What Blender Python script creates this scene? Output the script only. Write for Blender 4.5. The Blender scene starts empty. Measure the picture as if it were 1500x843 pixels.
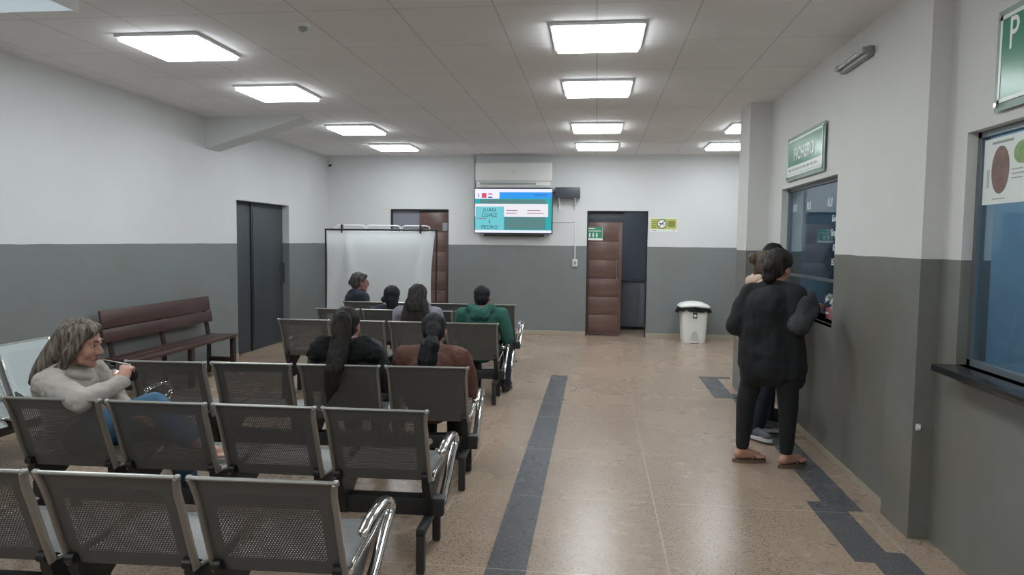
import bpy, bmesh, math, random
from mathutils import Vector, Matrix, noise
random.seed(7)
C = bpy.context.scene.collection
PI = math.pi
R = math.radians
V = Vector

# ------------------------------------------------------------------ materials
def srgb(r, g, b):
    f = lambda c: (c/255/12.92) if c/255 <= .04045 else ((c/255+.055)/1.055)**2.4
    return (f(r), f(g), f(b), 1)

def mat(name, col, rough=.5, metal=0., spec=.5, noise_amt=0., nscale=8., bump=0., bscale=60., emis=None, estr=0.):
    m = bpy.data.materials.new(name); m.use_nodes = True
    nt = m.node_tree; b = nt.nodes['Principled BSDF']
    b.inputs['Base Color'].default_value = col
    b.inputs['Roughness'].default_value = rough
    b.inputs['Metallic'].default_value = metal
    b.inputs['Specular IOR Level'].default_value = spec
    if emis:
        b.inputs['Emission Color'].default_value = emis; b.inputs['Emission Strength'].default_value = estr
    if noise_amt or bump:
        tc = nt.nodes.new('ShaderNodeTexCoord')
    if noise_amt:
        n = nt.nodes.new('ShaderNodeTexNoise'); n.inputs['Scale'].default_value = nscale; n.inputs['Detail'].default_value = 5
        nt.links.new(tc.outputs['Object'], n.inputs['Vector'])
        mx = nt.nodes.new('ShaderNodeMix'); mx.data_type = 'RGBA'
        mx.inputs[6].default_value = tuple(c*(1-noise_amt) for c in col[:3])+(1,)
        mx.inputs[7].default_value = tuple(min(1, c*(1+noise_amt)) for c in col[:3])+(1,)
        nt.links.new(n.outputs['Fac'], mx.inputs[0]); nt.links.new(mx.outputs[2], b.inputs['Base Color'])
    if bump:
        n2 = nt.nodes.new('ShaderNodeTexNoise'); n2.inputs['Scale'].default_value = bscale; n2.inputs['Detail'].default_value = 3
        nt.links.new(tc.outputs['Object'], n2.inputs['Vector'])
        bp = nt.nodes.new('ShaderNodeBump'); bp.inputs['Strength'].default_value = bump; bp.inputs['Distance'].default_value = .01
        nt.links.new(n2.outputs['Fac'], bp.inputs['Height']); nt.links.new(bp.outputs['Normal'], b.inputs['Normal'])
    return m

class NT:
    """small helper to chain math nodes"""
    def __init__(s, nt): s.nt = nt
    def m(s, op, a, b=None, c=None):
        n = s.nt.nodes.new('ShaderNodeMath'); n.operation = op
        for i, v in enumerate((a, b, c)):
            if v is None: continue
            if isinstance(v, (int, float)): n.inputs[i].default_value = v
            else: s.nt.links.new(v, n.inputs[i])
        return n.outputs[0]
    def mixc(s, f, a, b):
        n = s.nt.nodes.new('ShaderNodeMix'); n.data_type = 'RGBA'
        for i, v in ((0, f), (6, a), (7, b)):
            if isinstance(v, (int, float, tuple)): n.inputs[i].default_value = v
            else: s.nt.links.new(v, n.inputs[i])
        return n.outputs[2]
    def noise(s, vec, scale, detail=4, rough=.5):
        n = s.nt.nodes.new('ShaderNodeTexNoise'); n.inputs['Scale'].default_value = scale
        n.inputs['Detail'].default_value = detail; n.inputs['Roughness'].default_value = rough
        s.nt.links.new(vec, n.inputs['Vector']); return n.outputs['Fac']
    def ramp(s, f, a, b):
        n = s.nt.nodes.new('ShaderNodeMapRange'); n.inputs[1].default_value = a; n.inputs[2].default_value = b
        s.nt.links.new(f, n.inputs[0]); return n.outputs[0]

PAINT_Z = 1.527
def wall_mat(name, upper, lower, grime=0.12):
    m = bpy.data.materials.new(name); m.use_nodes = True; nt = m.node_tree; b = nt.nodes['Principled BSDF']; k = NT(nt)
    tc = nt.nodes.new('ShaderNodeTexCoord'); o = tc.outputs['Object']
    sp = nt.nodes.new('ShaderNodeSeparateXYZ'); nt.links.new(o, sp.inputs[0])
    n = k.noise(o, 1.3, 6, .6); n2 = k.noise(o, 40, 3)
    up = k.mixc(k.ramp(n, .3, .7), tuple(c*.94 for c in upper[:3])+(1,), upper)
    lo = k.mixc(k.ramp(n, .3, .75), lower, (lower[0]*(1-grime), lower[1]*(1-grime*1.4), lower[2]*(1-grime*2), 1))
    wob = k.m('MULTIPLY', k.m('SUBTRACT', k.noise(o, 3, 2), .5), .012)
    hi = k.m('GREATER_THAN', k.m('ADD', sp.outputs[2], wob), PAINT_Z)
    nt.links.new(k.mixc(hi, lo, up), b.inputs['Base Color'])
    nt.links.new(k.m('ADD', k.m('MULTIPLY', hi, .3), .38), b.inputs['Roughness'])
    b.inputs['Specular IOR Level'].default_value = .35
    bp = nt.nodes.new('ShaderNodeBump'); bp.inputs['Strength'].default_value = .05; nt.links.new(n2, bp.inputs['Height'])
    nt.links.new(bp.outputs['Normal'], b.inputs['Normal'])
    return m

def terrazzo(name, base, dark, light, grout, lines=True, amount=.5):
    m = bpy.data.materials.new(name); m.use_nodes = True; nt = m.node_tree; b = nt.nodes['Principled BSDF']; k = NT(nt)
    tc = nt.nodes.new('ShaderNodeTexCoord'); o = tc.outputs['Object']
    sp = nt.nodes.new('ShaderNodeSeparateXYZ'); nt.links.new(o, sp.inputs[0]); x, y = sp.outputs[0], sp.outputs[1]
    big = k.noise(o, .9, 5, .6)
    col = k.mixc(k.ramp(big, .3, .7), tuple(c*.9 for c in base[:3])+(1,), tuple(min(1, c*1.08) for c in base[:3])+(1,))
    def chips(scale, lo, hi):
        v = nt.nodes.new('ShaderNodeTexVoronoi'); v.inputs['Scale'].default_value = scale; v.inputs['Randomness'].default_value = 1
        nt.links.new(o, v.inputs['Vector'])
        s2 = nt.nodes.new('ShaderNodeSeparateColor'); nt.links.new(v.outputs['Color'], s2.inputs[0])
        return v.outputs['Distance'], s2.outputs[0]
    d, r = chips(70, 0, 1)
    chip = k.m('MULTIPLY', k.m('LESS_THAN', d, .42), k.m('GREATER_THAN', r, 1-amount*.55))
    col = k.mixc(k.m('MULTIPLY', chip, .75), col, dark)
    d, r = chips(110, 0, 1)
    chip = k.m('MULTIPLY', k.m('LESS_THAN', d, .4), k.m('GREATER_THAN', r, 1-amount*.5))
    col = k.mixc(k.m('MULTIPLY', chip, .6), col, light)
    # grout lines
    gy = k.m('ABSOLUTE', k.m('SUBTRACT', k.m('FRACT', k.m('ADD', k.m('SUBTRACT', y, .283), 20.5)), .5))
    g = k.m('LESS_THAN', gy, .0028)
    if lines:
        for gx in (-.854, .38, 1.62, -2.09, -3.32):
            g = k.m('MAXIMUM', g, k.m('LESS_THAN', k.m('ABSOLUTE', k.m('SUBTRACT', x, gx)), .0032))
    col = k.mixc(k.m('MULTIPLY', g, .7), col, grout)
    nt.links.new(col, b.inputs['Base Color'])
    nt.links.new(k.m('ADD', k.m('MULTIPLY', big, .14), .20), b.inputs['Roughness'])
    b.inputs['Specular IOR Level'].default_value = .45
    return m

def ceiling_mat():
    m = bpy.data.materials.new('ceiling_tiles'); m.use_nodes = True; nt = m.node_tree; b = nt.nodes['Principled BSDF']; k = NT(nt)
    tc = nt.nodes.new('ShaderNodeTexCoord'); o = tc.outputs['Object']
    sp = nt.nodes.new('ShaderNodeSeparateXYZ'); nt.links.new(o, sp.inputs[0]); x, y = sp.outputs[0], sp.outputs[1]
    fx = k.m('ABSOLUTE', k.m('SUBTRACT', k.m('FRACT', k.m('DIVIDE', k.m('ADD', x, 31.5+1.6-.0), .63)), .5))
    fy = k.m('ABSOLUTE', k.m('SUBTRACT', k.m('FRACT', k.m('DIVIDE', k.m('ADD', y, 30.5*.84*2-4.79), .84)), .5))
    lx = k.m('LESS_THAN', k.m('ABSOLUTE', k.m('SUBTRACT', fx, .0)), .010)
    ly = k.m('LESS_THAN', k.m('ABSOLUTE', k.m('SUBTRACT', fy, .0)), .006)
    n = k.noise(o, 1.2, 4, .6)
    base = k.mixc(k.ramp(n, .3, .7), (.80, .79, .79, 1), (.86, .85, .85, 1))
    col = k.mixc(k.m('MULTIPLY', k.m('MAXIMUM', lx, ly), .32), base, (.28, .28, .28, 1))
    nt.links.new(col, b.inputs['Base Color']); b.inputs['Roughness'].default_value = .75
    return m

def perforated(name, col, rough=.38, metal=.65):
    """sheet steel with a hexagonal field of punched holes; UV in metres, field marked by second UV map"""
    m = bpy.data.materials.new(name); m.use_nodes = True; nt = m.node_tree; b = nt.nodes['Principled BSDF']; k = NT(nt)
    b.inputs['Base Color'].default_value = col; b.inputs['Roughness'].default_value = rough; b.inputs['Metallic'].default_value = metal
    uv = nt.nodes.new('ShaderNodeUVMap'); uv.uv_map = 'metres'
    sp = nt.nodes.new('ShaderNodeSeparateXYZ'); nt.links.new(uv.outputs[0], sp.inputs[0]); u, v = sp.outputs[0], sp.outputs[1]
    a, bb, rad = .0105, .0105*1.732, .0020
    def cell(off):
        du = k.m('MULTIPLY', k.m('SUBTRACT', k.m('FRACT', k.m('ADD', k.m('DIVIDE', u, a), off)), .5), a)
        dv = k.m('MULTIPLY', k.m('SUBTRACT', k.m('FRACT', k.m('ADD', k.m('DIVIDE', v, bb), off)), .5), bb)
        return k.m('ADD', k.m('MULTIPLY', du, du), k.m('MULTIPLY', dv, dv))
    hole = k.m('LESS_THAN', k.m('MINIMUM', cell(0), cell(.5)), rad*rad)
    uv2 = nt.nodes.new('ShaderNodeUVMap'); uv2.uv_map = 'field'
    s2 = nt.nodes.new('ShaderNodeSeparateXYZ'); nt.links.new(uv2.outputs[0], s2.inputs[0])
    fu = k.m('LESS_THAN', k.m('ABSOLUTE', k.m('SUBTRACT', s2.outputs[0], .5)), .385)
    fv = k.m('LESS_THAN', k.m('ABSOLUTE', k.m('SUBTRACT', s2.outputs[1], .5)), .345)
    h = k.m('MULTIPLY', hole, k.m('MULTIPLY', fu, fv))
    tr = nt.nodes.new('ShaderNodeBsdfTransparent'); mx = nt.nodes.new('ShaderNodeMixShader')
    nt.links.new(h, mx.inputs[0]); nt.links.new(b.outputs[0], mx.inputs[1]); nt.links.new(tr.outputs[0], mx.inputs[2])
    nt.links.new(mx.outputs[0], nt.nodes['Material Output'].inputs['Surface'])
    return m

def glass_mat(name, tint, refl=.06):
    m = bpy.data.materials.new(name); m.use_nodes = True; nt = m.node_tree
    nt.nodes.remove(nt.nodes['Principled BSDF'])
    tr = nt.nodes.new('ShaderNodeBsdfTransparent'); tr.inputs[0].default_value = tint
    gl = nt.nodes.new('ShaderNodeBsdfGlossy'); gl.inputs['Roughness'].default_value = .02
    lw = nt.nodes.new('ShaderNodeLayerWeight'); lw.inputs[0].default_value = .5
    k = NT(nt); f = k.m('ADD', k.m('MULTIPLY', k.m('POWER', lw.outputs['Facing'], 5.), .9), refl)
    mx = nt.nodes.new('ShaderNodeMixShader'); nt.links.new(f, mx.inputs[0]); nt.links.new(tr.outputs[0], mx.inputs[1]); nt.links.new(gl.outputs[0], mx.inputs[2])
    nt.links.new(mx.outputs[0], nt.nodes['Material Output'].inputs['Surface'])
    return m

def wood_mat(name, a, b_, axis='Y', scale=6., rough=.35):
    m = bpy.data.materials.new(name); m.use_nodes = True; nt = m.node_tree; b = nt.nodes['Principled BSDF']; k = NT(nt)
    tc = nt.nodes.new('ShaderNodeTexCoord'); mp = nt.nodes.new('ShaderNodeMapping')
    nt.links.new(tc.outputs['Object'], mp.inputs[0])
    s = {'X': (.12, 1, 1), 'Y': (1, .12, 1), 'Z': (1, 1, .12)}[axis]
    mp.inputs['Scale'].default_value = tuple(scale*q for q in s)
    n = k.noise(mp.outputs[0], 2.5, 6, .65)
    nt.links.new(k.mixc(k.ramp(n, .3, .7), a, b_), b.inputs['Base Color']); b.inputs['Roughness'].default_value = rough
    return m

def hair_mat(name, a, b_, scale=38., rough=.42):
    m = bpy.data.materials.new(name); m.use_nodes = True; nt = m.node_tree; b = nt.nodes['Principled BSDF']; k = NT(nt)
    tc = nt.nodes.new('ShaderNodeTexCoord'); mp = nt.nodes.new('ShaderNodeMapping')
    nt.links.new(tc.outputs['Object'], mp.inputs[0]); mp.inputs['Scale'].default_value = (1, 1, .13)
    n = k.noise(mp.outputs[0], scale, 4, .6); n2 = k.noise(mp.outputs[0], scale*4, 2, .6)
    nt.links.new(k.mixc(k.ramp(n, .38, .66), a, b_), b.inputs['Base Color'])
    b.inputs['Roughness'].default_value = .6; b.inputs['Specular IOR Level'].default_value = .22
    bp = nt.nodes.new('ShaderNodeBump'); bp.inputs['Strength'].default_value = .5; bp.inputs['Distance'].default_value = .006
    nt.links.new(n2, bp.inputs['Height']); nt.links.new(bp.outputs['Normal'], b.inputs['Normal'])
    return m

M = {}
M['wall'] = wall_mat('two_tone_wall_paint', (.68, .69, .69, 1), (.215, .235, .242, 1), .10)
M['wall_r'] = wall_mat('two_tone_wall_paint_worn', (.67, .665, .645, 1), (.205, .212, .206, 1), .20)
M['ceil'] = ceiling_mat()
M['floor'] = terrazzo('beige_terrazzo', (.37, .275, .205, 1), (.16, .115, .085, 1), (.55, .46, .38, 1), (.58, .51, .45, 1), True, .6)
M['inlay'] = terrazzo('dark_terrazzo', (.105, .104, .110, 1), (.05, .05, .052, 1), (.24, .24, .25, 1), (.42, .37, .32, 1), False, .7)
M['skirt'] = mat('beige_skirting', (.40, .34, .27, 1), .45, noise_amt=.12, nscale=30)
M['steel_back'] = perforated('perforated_grey_steel', (.108, .107, .103, 1), .48, .3)
M['steel_seat'] = perforated('perforated_seat_steel', (.27, .28, .28, 1), .36, .4)
M['flange'] = mat('satin_steel_edge', (.34, .31, .27, 1), .40, .55, noise_amt=.06)
M['chrome'] = mat('chrome', (.80, .80, .80, 1), .10, 1.)
M['blackmetal'] = mat('black_painted_steel', (.016, .017, .018, 1), .42)
M['legmetal'] = mat('dark_grey_steel', (.035, .036, .035, 1), .5, .3)
M['blackplastic'] = mat('black_plastic', (.014, .014, .015, 1), .4)
M['pale_steel'] = perforated('perforated_pale_steel', (.36, .40, .40, 1), .35, .45)
M['white_paint'] = mat('white_enamel', (.78, .79, .79, 1), .4)
M['white_plastic'] = mat('white_plastic', (.74, .75, .73, 1), .38)
M['bin_white'] = mat('bin_plastic', (.80, .81, .78, 1), .42)
M['darkdoor'] = mat('slate_blue_door_paint', (.052, .062, .072, 1), .5, noise_amt=.1, nscale=3)
M['benchwood'] = wood_mat('reddish_brown_bench_wood', (.050, .026, .023, 1), (.080, .042, .038, 1), 'Y', 6)
M['doorwood'] = wood_mat('reddish_door_wood', (.105, .060, .052, 1), (.165, .096, .080, 1), 'X', 5, .3)
M['lamp'] = mat('led_diffuser', (.9, .9, .9, 1), .5, emis=(.90, .97, 1., 1), estr=13.)
M['lampframe'] = mat('lamp_frame_white', (.8, .82, .84, 1), .4)
M['curtain'] = mat('white_sheet', (.93, .94, .94, 1), .8, bump=.15, bscale=14)
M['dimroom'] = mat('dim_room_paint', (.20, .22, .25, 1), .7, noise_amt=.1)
M['office'] = mat('office_blue_wall', (.36, .50, .60, 1), .7, noise_amt=.05)
M['officedark'] = mat('office_blue_cabinet', (.13, .20, .29, 1), .5, noise_amt=.1)
M['granite'] = mat('dark_granite', (.022, .023, .025, 1), .22, noise_amt=.5, nscale=120)
M['alu'] = mat('grey_aluminium', (.22, .25, .27, 1), .4, .6)
M['glass'] = glass_mat('blue_tinted_glass', (.86, .94, .98, 1), .02)
M['green'] = mat('sign_green', (.025, .235, .125, 1), .22)
M['green_dull'] = mat('sign_green_small', (.04, .26, .15, 1), .3)
M['sign_white'] = mat('sign_white', (.80, .84, .82, 1), .3)
M['sign_grey'] = mat('sign_grey_print', (.30, .33, .33, 1), .4)
M['acrylic'] = mat('pale_green_acrylic_edge', (.34, .46, .40, 1), .25)
M['yellow'] = mat('sign_yellow_green', (.50, .52, .12, 1), .5)
M['print_dark'] = mat('dark_print', (.06, .065, .06, 1), .5)
M['print_olive'] = mat('olive_print', (.22, .23, .06, 1), .5)
M['pale_print'] = mat('pale_grey_print', (.48, .52, .50, 1), .5)
M['paper'] = mat('white_paper', (.74, .78, .75, 1), .6)
M['food_brown'] = mat('poster_brown_print', (.20, .12, .10, 1), .5, noise_amt=.5, nscale=18)
M['food_green'] = mat('poster_green_print', (.22, .35, .13, 1), .5, noise_amt=.5, nscale=30)
M['ups'] = mat('dark_blue_grey_plastic', (.055, .062, .078, 1), .45)
M['screenframe'] = mat('black_gloss_plastic', (.02, .02, .03, 1), .25)
M['silver'] = mat('brushed_silver', (.55, .55, .53, 1), .25, .9)
M['red'] = mat('red_pink_box', (.45, .06, .09, 1), .5)
M['pinkpaper'] = mat('dusty_pink_paper', (.40, .20, .22, 1), .6)
def emi(name, col, s=1.): return mat(name, (.02, .02, .02, 1), .4, emis=col, estr=s)
# people
M['skin'] = mat('skin_fair', (.48, .25, .185, 1), .5, noise_amt=.08, nscale=25)
M['skin2'] = mat('skin_tan', (.36, .19, .135, 1), .5, noise_amt=.08, nscale=25)
M['skin_red'] = mat('skin_ruddy', (.36, .16, .13, 1), .5, noise_amt=.08, nscale=25)
M['eye'] = mat('dark_eye', (.02, .015, .012, 1), .2)
M['lips'] = mat('lips', (.33, .10, .09, 1), .45)
M['cream'] = mat('cream_sweater', (.40, .365, .33, 1), .9, bump=.35, bscale=170, noise_amt=.08)
M['jeans'] = mat('blue_jeans', (.045, .125, .215, 1), .85, bump=.2, bscale=220, noise_amt=.2)
M['hairgrey'] = hair_mat('streaked_grey_blond_hair', (.048, .040, .032, 1), (.25, .215, .17, 1), 60)
M['hairdark'] = hair_mat('dark_brown_hair', (.012, .010, .010, 1), (.030, .025, .023, 1), 60)
M['hairblack'] = hair_mat('black_hair', (.008, .008, .010, 1), (.022, .022, .025, 1), 60)
M['hairbrown'] = hair_mat('brown_hair', (.014, .011, .010, 1), (.040, .033, .031, 1), 60)
M['hairgreybrown'] = hair_mat('grey_brown_hair', (.035, .030, .028, 1), (.12, .11, .10, 1), 50)
M['hairblond'] = hair_mat('light_brown_hair', (.06, .045, .034, 1), (.16, .125, .095, 1), 50)
M['navy'] = mat('navy_cloth', (.020, .026, .042, 1), .9, bump=.3, bscale=90, noise_amt=.2)
M['black'] = mat('black_cloth', (.012, .013, .015, 1), .92, bump=.3, bscale=90, noise_amt=.25)
M['fur'] = mat('black_fur', (.010, .010, .011, 1), .95, bump=1., bscale=130)
M['charcoal'] = mat('charcoal_quilt', (.026, .028, .031, 1), .7, bump=.4, bscale=40, noise_amt=.2)
M['lilac'] = mat('lilac_grey_cloth', (.24, .23, .28, 1), .9, bump=.3, bscale=80, noise_amt=.1)
M['hoodie'] = mat('green_fleece', (.028, .118, .092, 1), .92, bump=.35, bscale=90, noise_amt=.15)
M['rust'] = mat('rust_brown_jacket', (.115, .045, .032, 1), .7, bump=.4, bscale=50, noise_amt=.2)
M['beige'] = mat('beige_fleece', (.52, .40, .31, 1), .9, bump=.5, bscale=70, noise_amt=.1)
M['greycloth'] = mat('dark_grey_cloth', (.050, .055, .063, 1), .9, bump=.3, bscale=80, noise_amt=.2)
M['sole'] = mat('white_rubber', (.60, .60, .62, 1), .6)
M['shoegrey'] = mat('grey_mesh_shoe', (.11, .115, .14, 1), .8, bump=.3, bscale=200)
M['flipflop'] = mat('brown_sandal', (.14, .10, .07, 1), .7)
M['darkshoe'] = mat('black_shoe', (.012, .012, .014, 1), .5)

# ------------------------------------------------------------------ mesh helpers
def obj(name, bm, material, parent=None, smooth=True, angle=40):
    me = bpy.data.meshes.new(name)
    bm.normal_update(); bm.to_mesh(me); bm.free()
    o = bpy.data.objects.new(name, me); C.objects.link(o)
    if material: me.materials.append(material)
    if smooth:
        me.polygons.foreach_set('use_smooth', [True]*len(me.polygons))
        me.set_sharp_from_angle(angle=R(angle))
    if parent: o.parent = parent
    return o

def tag(o, label, cat, group=None):
    o['label'] = label; o['category'] = cat
    if group: o['group'] = group
    return o

def thing(name, label, cat, loc=(0, 0, 0), rz=0., group=None):
    o = bpy.data.objects.new(name, None); C.objects.link(o); o.empty_display_size = .1
    o.location = loc; o.rotation_euler = (0, 0, rz)
    return tag(o, label, cat, group)

def struct(name, bm, m, parent=None, smooth=False):
    o = obj(name, bm, m, parent, smooth)
    if not parent: o['kind'] = 'structure'
    return o

def copy_tree(o, parent=None):
    c = o.copy(); C.objects.link(c)
    if parent: c.parent = parent
    for ch in list(o.children): copy_tree(ch, c)
    return c

def box(bm, a, b, bev=0., seg=2, rot=None, pivot=None):
    """box from corner a to corner b"""
    a, b = V(a), V(b)
    vs = []
    for z in (a.z, b.z):
        for x, y in ((a.x, a.y), (b.x, a.y), (b.x, b.y), (a.x, b.y)):
            vs.append(bm.verts.new((x, y, z)))
    fs = [(3, 2, 1, 0), (4, 5, 6, 7), (0, 1, 5, 4), (1, 2, 6, 5), (2, 3, 7, 6), (3, 0, 4, 7)]
    faces = [bm.faces.new([vs[i] for i in f]) for f in fs]
    out = vs
    if bev:
        es = list({e for f in faces for e in f.edges})
        r = bmesh.ops.bevel(bm, geom=es, offset=bev, segments=seg, affect='EDGES', profile=.5)
        out = list({v for v in r['verts']} | {v for v in vs if v.is_valid})
    if rot is not None:
        p = V(pivot) if pivot is not None else (a+b)/2
        for v in out: v.co = rot @ (v.co-p) + p
    return out

def catmull(pts, n=6):
    pts = [V(p) for p in pts]; P = [pts[0]*2-pts[1]]+pts+[pts[-1]*2-pts[-2]]; out = []
    for i in range(1, len(P)-2):
        for j in range(n):
            t = j/n; p0, p1, p2, p3 = P[i-1:i+3]
            out.append(.5*((2*p1)+(p2-p0)*t+(2*p0-5*p1+4*p2-p3)*t*t+(3*p1-p0-3*p2+p3)*t**3))
    out.append(pts[-1]); return out

def tube(bm, pts, r, n=10, sm=0, flat=None, up=None, closed=False):
    """sweep; r radius or list; flat=(sx,sy) squashes the section"""
    if sm:
        k0 = len(pts)
        if isinstance(r, (list, tuple)):
            rr = []
            for i in range(k0-1):
                for j in range(sm): rr.append(r[i]+(r[i+1]-r[i])*j/sm)
            rr.append(r[-1]); r = rr
        pts = catmull(pts, sm)
    pts = [V(p) for p in pts]
    rs = r if isinstance(r, (list, tuple)) else [r]*len(pts)
    rings = []; prev = None
    for i, p in enumerate(pts):
        t = (pts[min(i+1, len(pts)-1)]-pts[max(i-1, 0)]).normalized()
        if prev is None:
            u = V(up) if up else (V((0, 0, 1)) if abs(t.z) < .9 else V((1, 0, 0)))
            prev = (u-t*u.dot(t)).normalized()
        else: prev = (prev-t*prev.dot(t)).normalized()
        bi = t.cross(prev); f = flat or (1, 1)
        rings.append([bm.verts.new(p+(prev*math.cos(q)*f[0]+bi*math.sin(q)*f[1])*rs[i]) for q in (2*PI*j/n for j in range(n))])
    for a, b in zip(rings, rings[1:]):
        for j in range(n): bm.faces.new((a[j], a[(j+1) % n], b[(j+1) % n], b[j]))
    bm.faces.new(rings[0][::-1]); bm.faces.new(rings[-1])
    return rings

def cyl(bm, p0, p1, r0, r1=None, n=20):
    tube(bm, [p0, p1], [r0, r0 if r1 is None else r1], n)

def ball(bm, c, r, sub=2, rot=None):
    m = Matrix.Diagonal((*(r if isinstance(r, (tuple, list)) else (r, r, r)), 1))
    if rot is not None: m = rot.to_4x4() @ m
    bmesh.ops.create_icosphere(bm, subdivisions=sub, radius=1, matrix=Matrix.Translation(V(c)) @ m)

def prism(bm, poly, h0, h1):
    """extrude an xy polygon between two heights"""
    lo = [bm.verts.new((x, y, h0)) for x, y in poly]; hi = [bm.verts.new((x, y, h1)) for x, y in poly]
    n = len(poly); bm.faces.new(lo[::-1]); bm.faces.new(hi)
    for i in range(n): bm.faces.new((lo[i], lo[(i+1) % n], hi[(i+1) % n], hi[i]))

def xform(bm, mtx): bmesh.ops.transform(bm, matrix=mtx, verts=bm.verts[:])

def NB(): return bmesh.new()

def wall_cells(bm, axis, c0, c1, u0, u1, z0, z1, holes):
    """solid wall of thickness c0..c1 on one axis with rectangular holes (ua,ub,za,zb)"""
    us = sorted({u0, u1, *[h[0] for h in holes], *[h[1] for h in holes]}); zs = sorted({z0, z1, *[h[2] for h in holes], *[h[3] for h in holes]})
    us = [u for u in us if u0 <= u <= u1]; zs = [z for z in zs if z0 <= z <= z1]
    for a, b in zip(us, us[1:]):
        for c, d in zip(zs, zs[1:]):
            mu, mz = (a+b)/2, (c+d)/2
            if any(h[0] < mu < h[1] and h[2] < mz < h[3] for h in holes): continue
            if axis == 'X': box(bm, (c0, a, c), (c1, b, d))
            else: box(bm, (a, c0, c), (b, c1, d))
    bmesh.ops.remove_doubles(bm, verts=bm.verts[:], dist=1e-5)
    # drop doubled inner faces between cells
    seen = {}
    for f in list(bm.faces):
        kf = frozenset(v.index for v in f.verts)
    bm.verts.index_update()
    for f in list(bm.faces):
        kf = frozenset(v.index for v in f.verts); seen.setdefault(kf, []).append(f)
    kill = [f for fs in seen.values() if len(fs) > 1 for f in fs]
    if kill: bmesh.ops.delete(bm, geom=kill, context='FACES_ONLY')

FACE_LEFT = Matrix(((0, 0, -1), (-1, 0, 0), (0, 1, 0)))     # text that faces -X (right-hand wall)
FACE_CAM = Matrix(((1, 0, 0), (0, 0, -1), (0, 1, 0)))       # text that faces -Y (back wall)
def text(name, s, size, loc, rot, m, parent=None, align='CENTER', depth=.001, sx=1., spacing=1., bold=0.):
    cu = bpy.data.curves.new(name, 'FONT'); cu.body = s; cu.size = size; cu.align_x = align; cu.align_y = 'CENTER'
    cu.extrude = depth; cu.space_character = spacing; cu.offset = bold; cu.resolution_u = 3
    o = bpy.data.objects.new(name, cu); C.objects.link(o)
    o.matrix_world = Matrix.Translation(V(loc)) @ rot.to_4x4() @ Matrix.Diagonal((sx, 1, 1, 1))
    cu.materials.append(m)
    dg = bpy.context.evaluated_depsgraph_get(); dg.update()
    me = bpy.data.meshes.new_from_object(o.evaluated_get(dg)); mw = Matrix.Translation(V(loc)) @ rot.to_4x4() @ Matrix.Diagonal((sx, 1, 1, 1))
    bpy.data.objects.remove(o); bpy.data.curves.remove(cu); me.name = name
    o = bpy.data.objects.new(name, me); C.objects.link(o)
    me.materials.clear(); me.materials.append(m)
    o.matrix_basis = mw
    if parent:
        o.parent = parent; o.matrix_basis = Matrix.Translation(-V(parent.location)) @ mw
    return o

# ------------------------------------------------------------------ room shell
XL, XR, XN, XP = -4.70, 1.76, 1.82, 1.715     # left wall, far right wall, near right wall, pilaster face
YB, H, YF = 11.88, 3.046, -2.6
bm = NB(); box(bm, (-5.2, YF-.2, -.1), (4.4, YB+2.2, 0)); struct('floor', bm, M['floor'])
bm = NB(); box(bm, (-5.2, YF-.2, H), (4.4, YB+2.2, H+.1)); struct('ceiling', bm, M['ceil'])
bm = NB(); wall_cells(bm, 'X', XL-.2, XL, YF-.2, YB+.2, 0, H, [(8.72, 10.30, 0, 2.10)]); struct('wall_left', bm, M['wall'])
bm = NB(); wall_cells(bm, 'Y', YB, YB+.18, XL, 4.4, 0, H, [(-3.57, -2.54, 0, 2.13), (-.165, .845, 0, 2.12)]); struct('wall_back', bm, M['wall'])
bm = NB(); wall_cells(bm, 'X', XR, XR+.2, 4.30, 7.56, 0, H, [(5.46, 7.03, 1.0, 2.12)]); struct('wall_right', bm, M['wall_r'])
bm = NB(); wall_cells(bm, 'X', XN, XN+.14, YF-.2, 3.97, 0, H, [(2.25, 3.76, 1.0, 2.16)]); struct('wall_right_near', bm, M['wall_r'])
bm = NB(); box(bm, (XP, 3.955, 0), (XN+.14, 4.32, H)); struct('pillar_right', bm, M['wall_r'])
bm = NB(); box(bm, (1.545, 7.52, 0), (1.96, 8.02, H)); struct('pillar_right_far', bm, M['wall_r'])
bm = NB(); box(bm, (1.96, 7.80, 0), (4.4, 8.0, H)); struct('wall_recess', bm, M['wall'])
bm = NB(); box(bm, (4.2, 8.0, 0), (4.4, YB, H)); struct('wall_right_far', bm, M['wall'])
bm = NB(); box(bm, (-5.0, YF-.2, 0), (2.0, YF, H)); struct('wall_front', bm, M['wall'])
# tapered beam haunch on the left wall
bm = NB()
pr = [(XL-.02, 2.66), (XL-.02, H+.02), (-3.45, H+.02), (-3.45, H-.012), (-4.62, 2.69)]
lo = [bm.verts.new((x, 8.0, z)) for x, z in pr]; hi = [bm.verts.new((x, 8.32, z)) for x, z in pr]
bm.faces.new(lo); bm.faces.new(hi[::-1])
for i in range(5): bm.faces.new((lo[i], hi[i], hi[(i+1) % 5], lo[(i+1) % 5]))
bmesh.ops.recalc_face_normals(bm, faces=bm.faces[:]); struct('beam_left', bm, M['wall'])
# skirtings
bm = NB()
for a, b in ((XL, -3.57), (-2.54, -.165), (.845, 4.2)): box(bm, (a, YB-.014, 0), (b, YB, .075), .003)
struct('baseboard_back', bm, M['skirt'])
bm = NB(); box(bm, (XL, YF, 0), (XL+.014, 8.70, .07), .003); box(bm, (XL, 10.32, 0), (XL+.014, YB-.014, .07), .003); struct('baseboard_left', bm, M['skirt'])
bm = NB(); box(bm, (XR-.012, 4.32, 0), (XR, 7.52, .05), .003); struct('baseboard_right', bm, M['skirt'])
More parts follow.
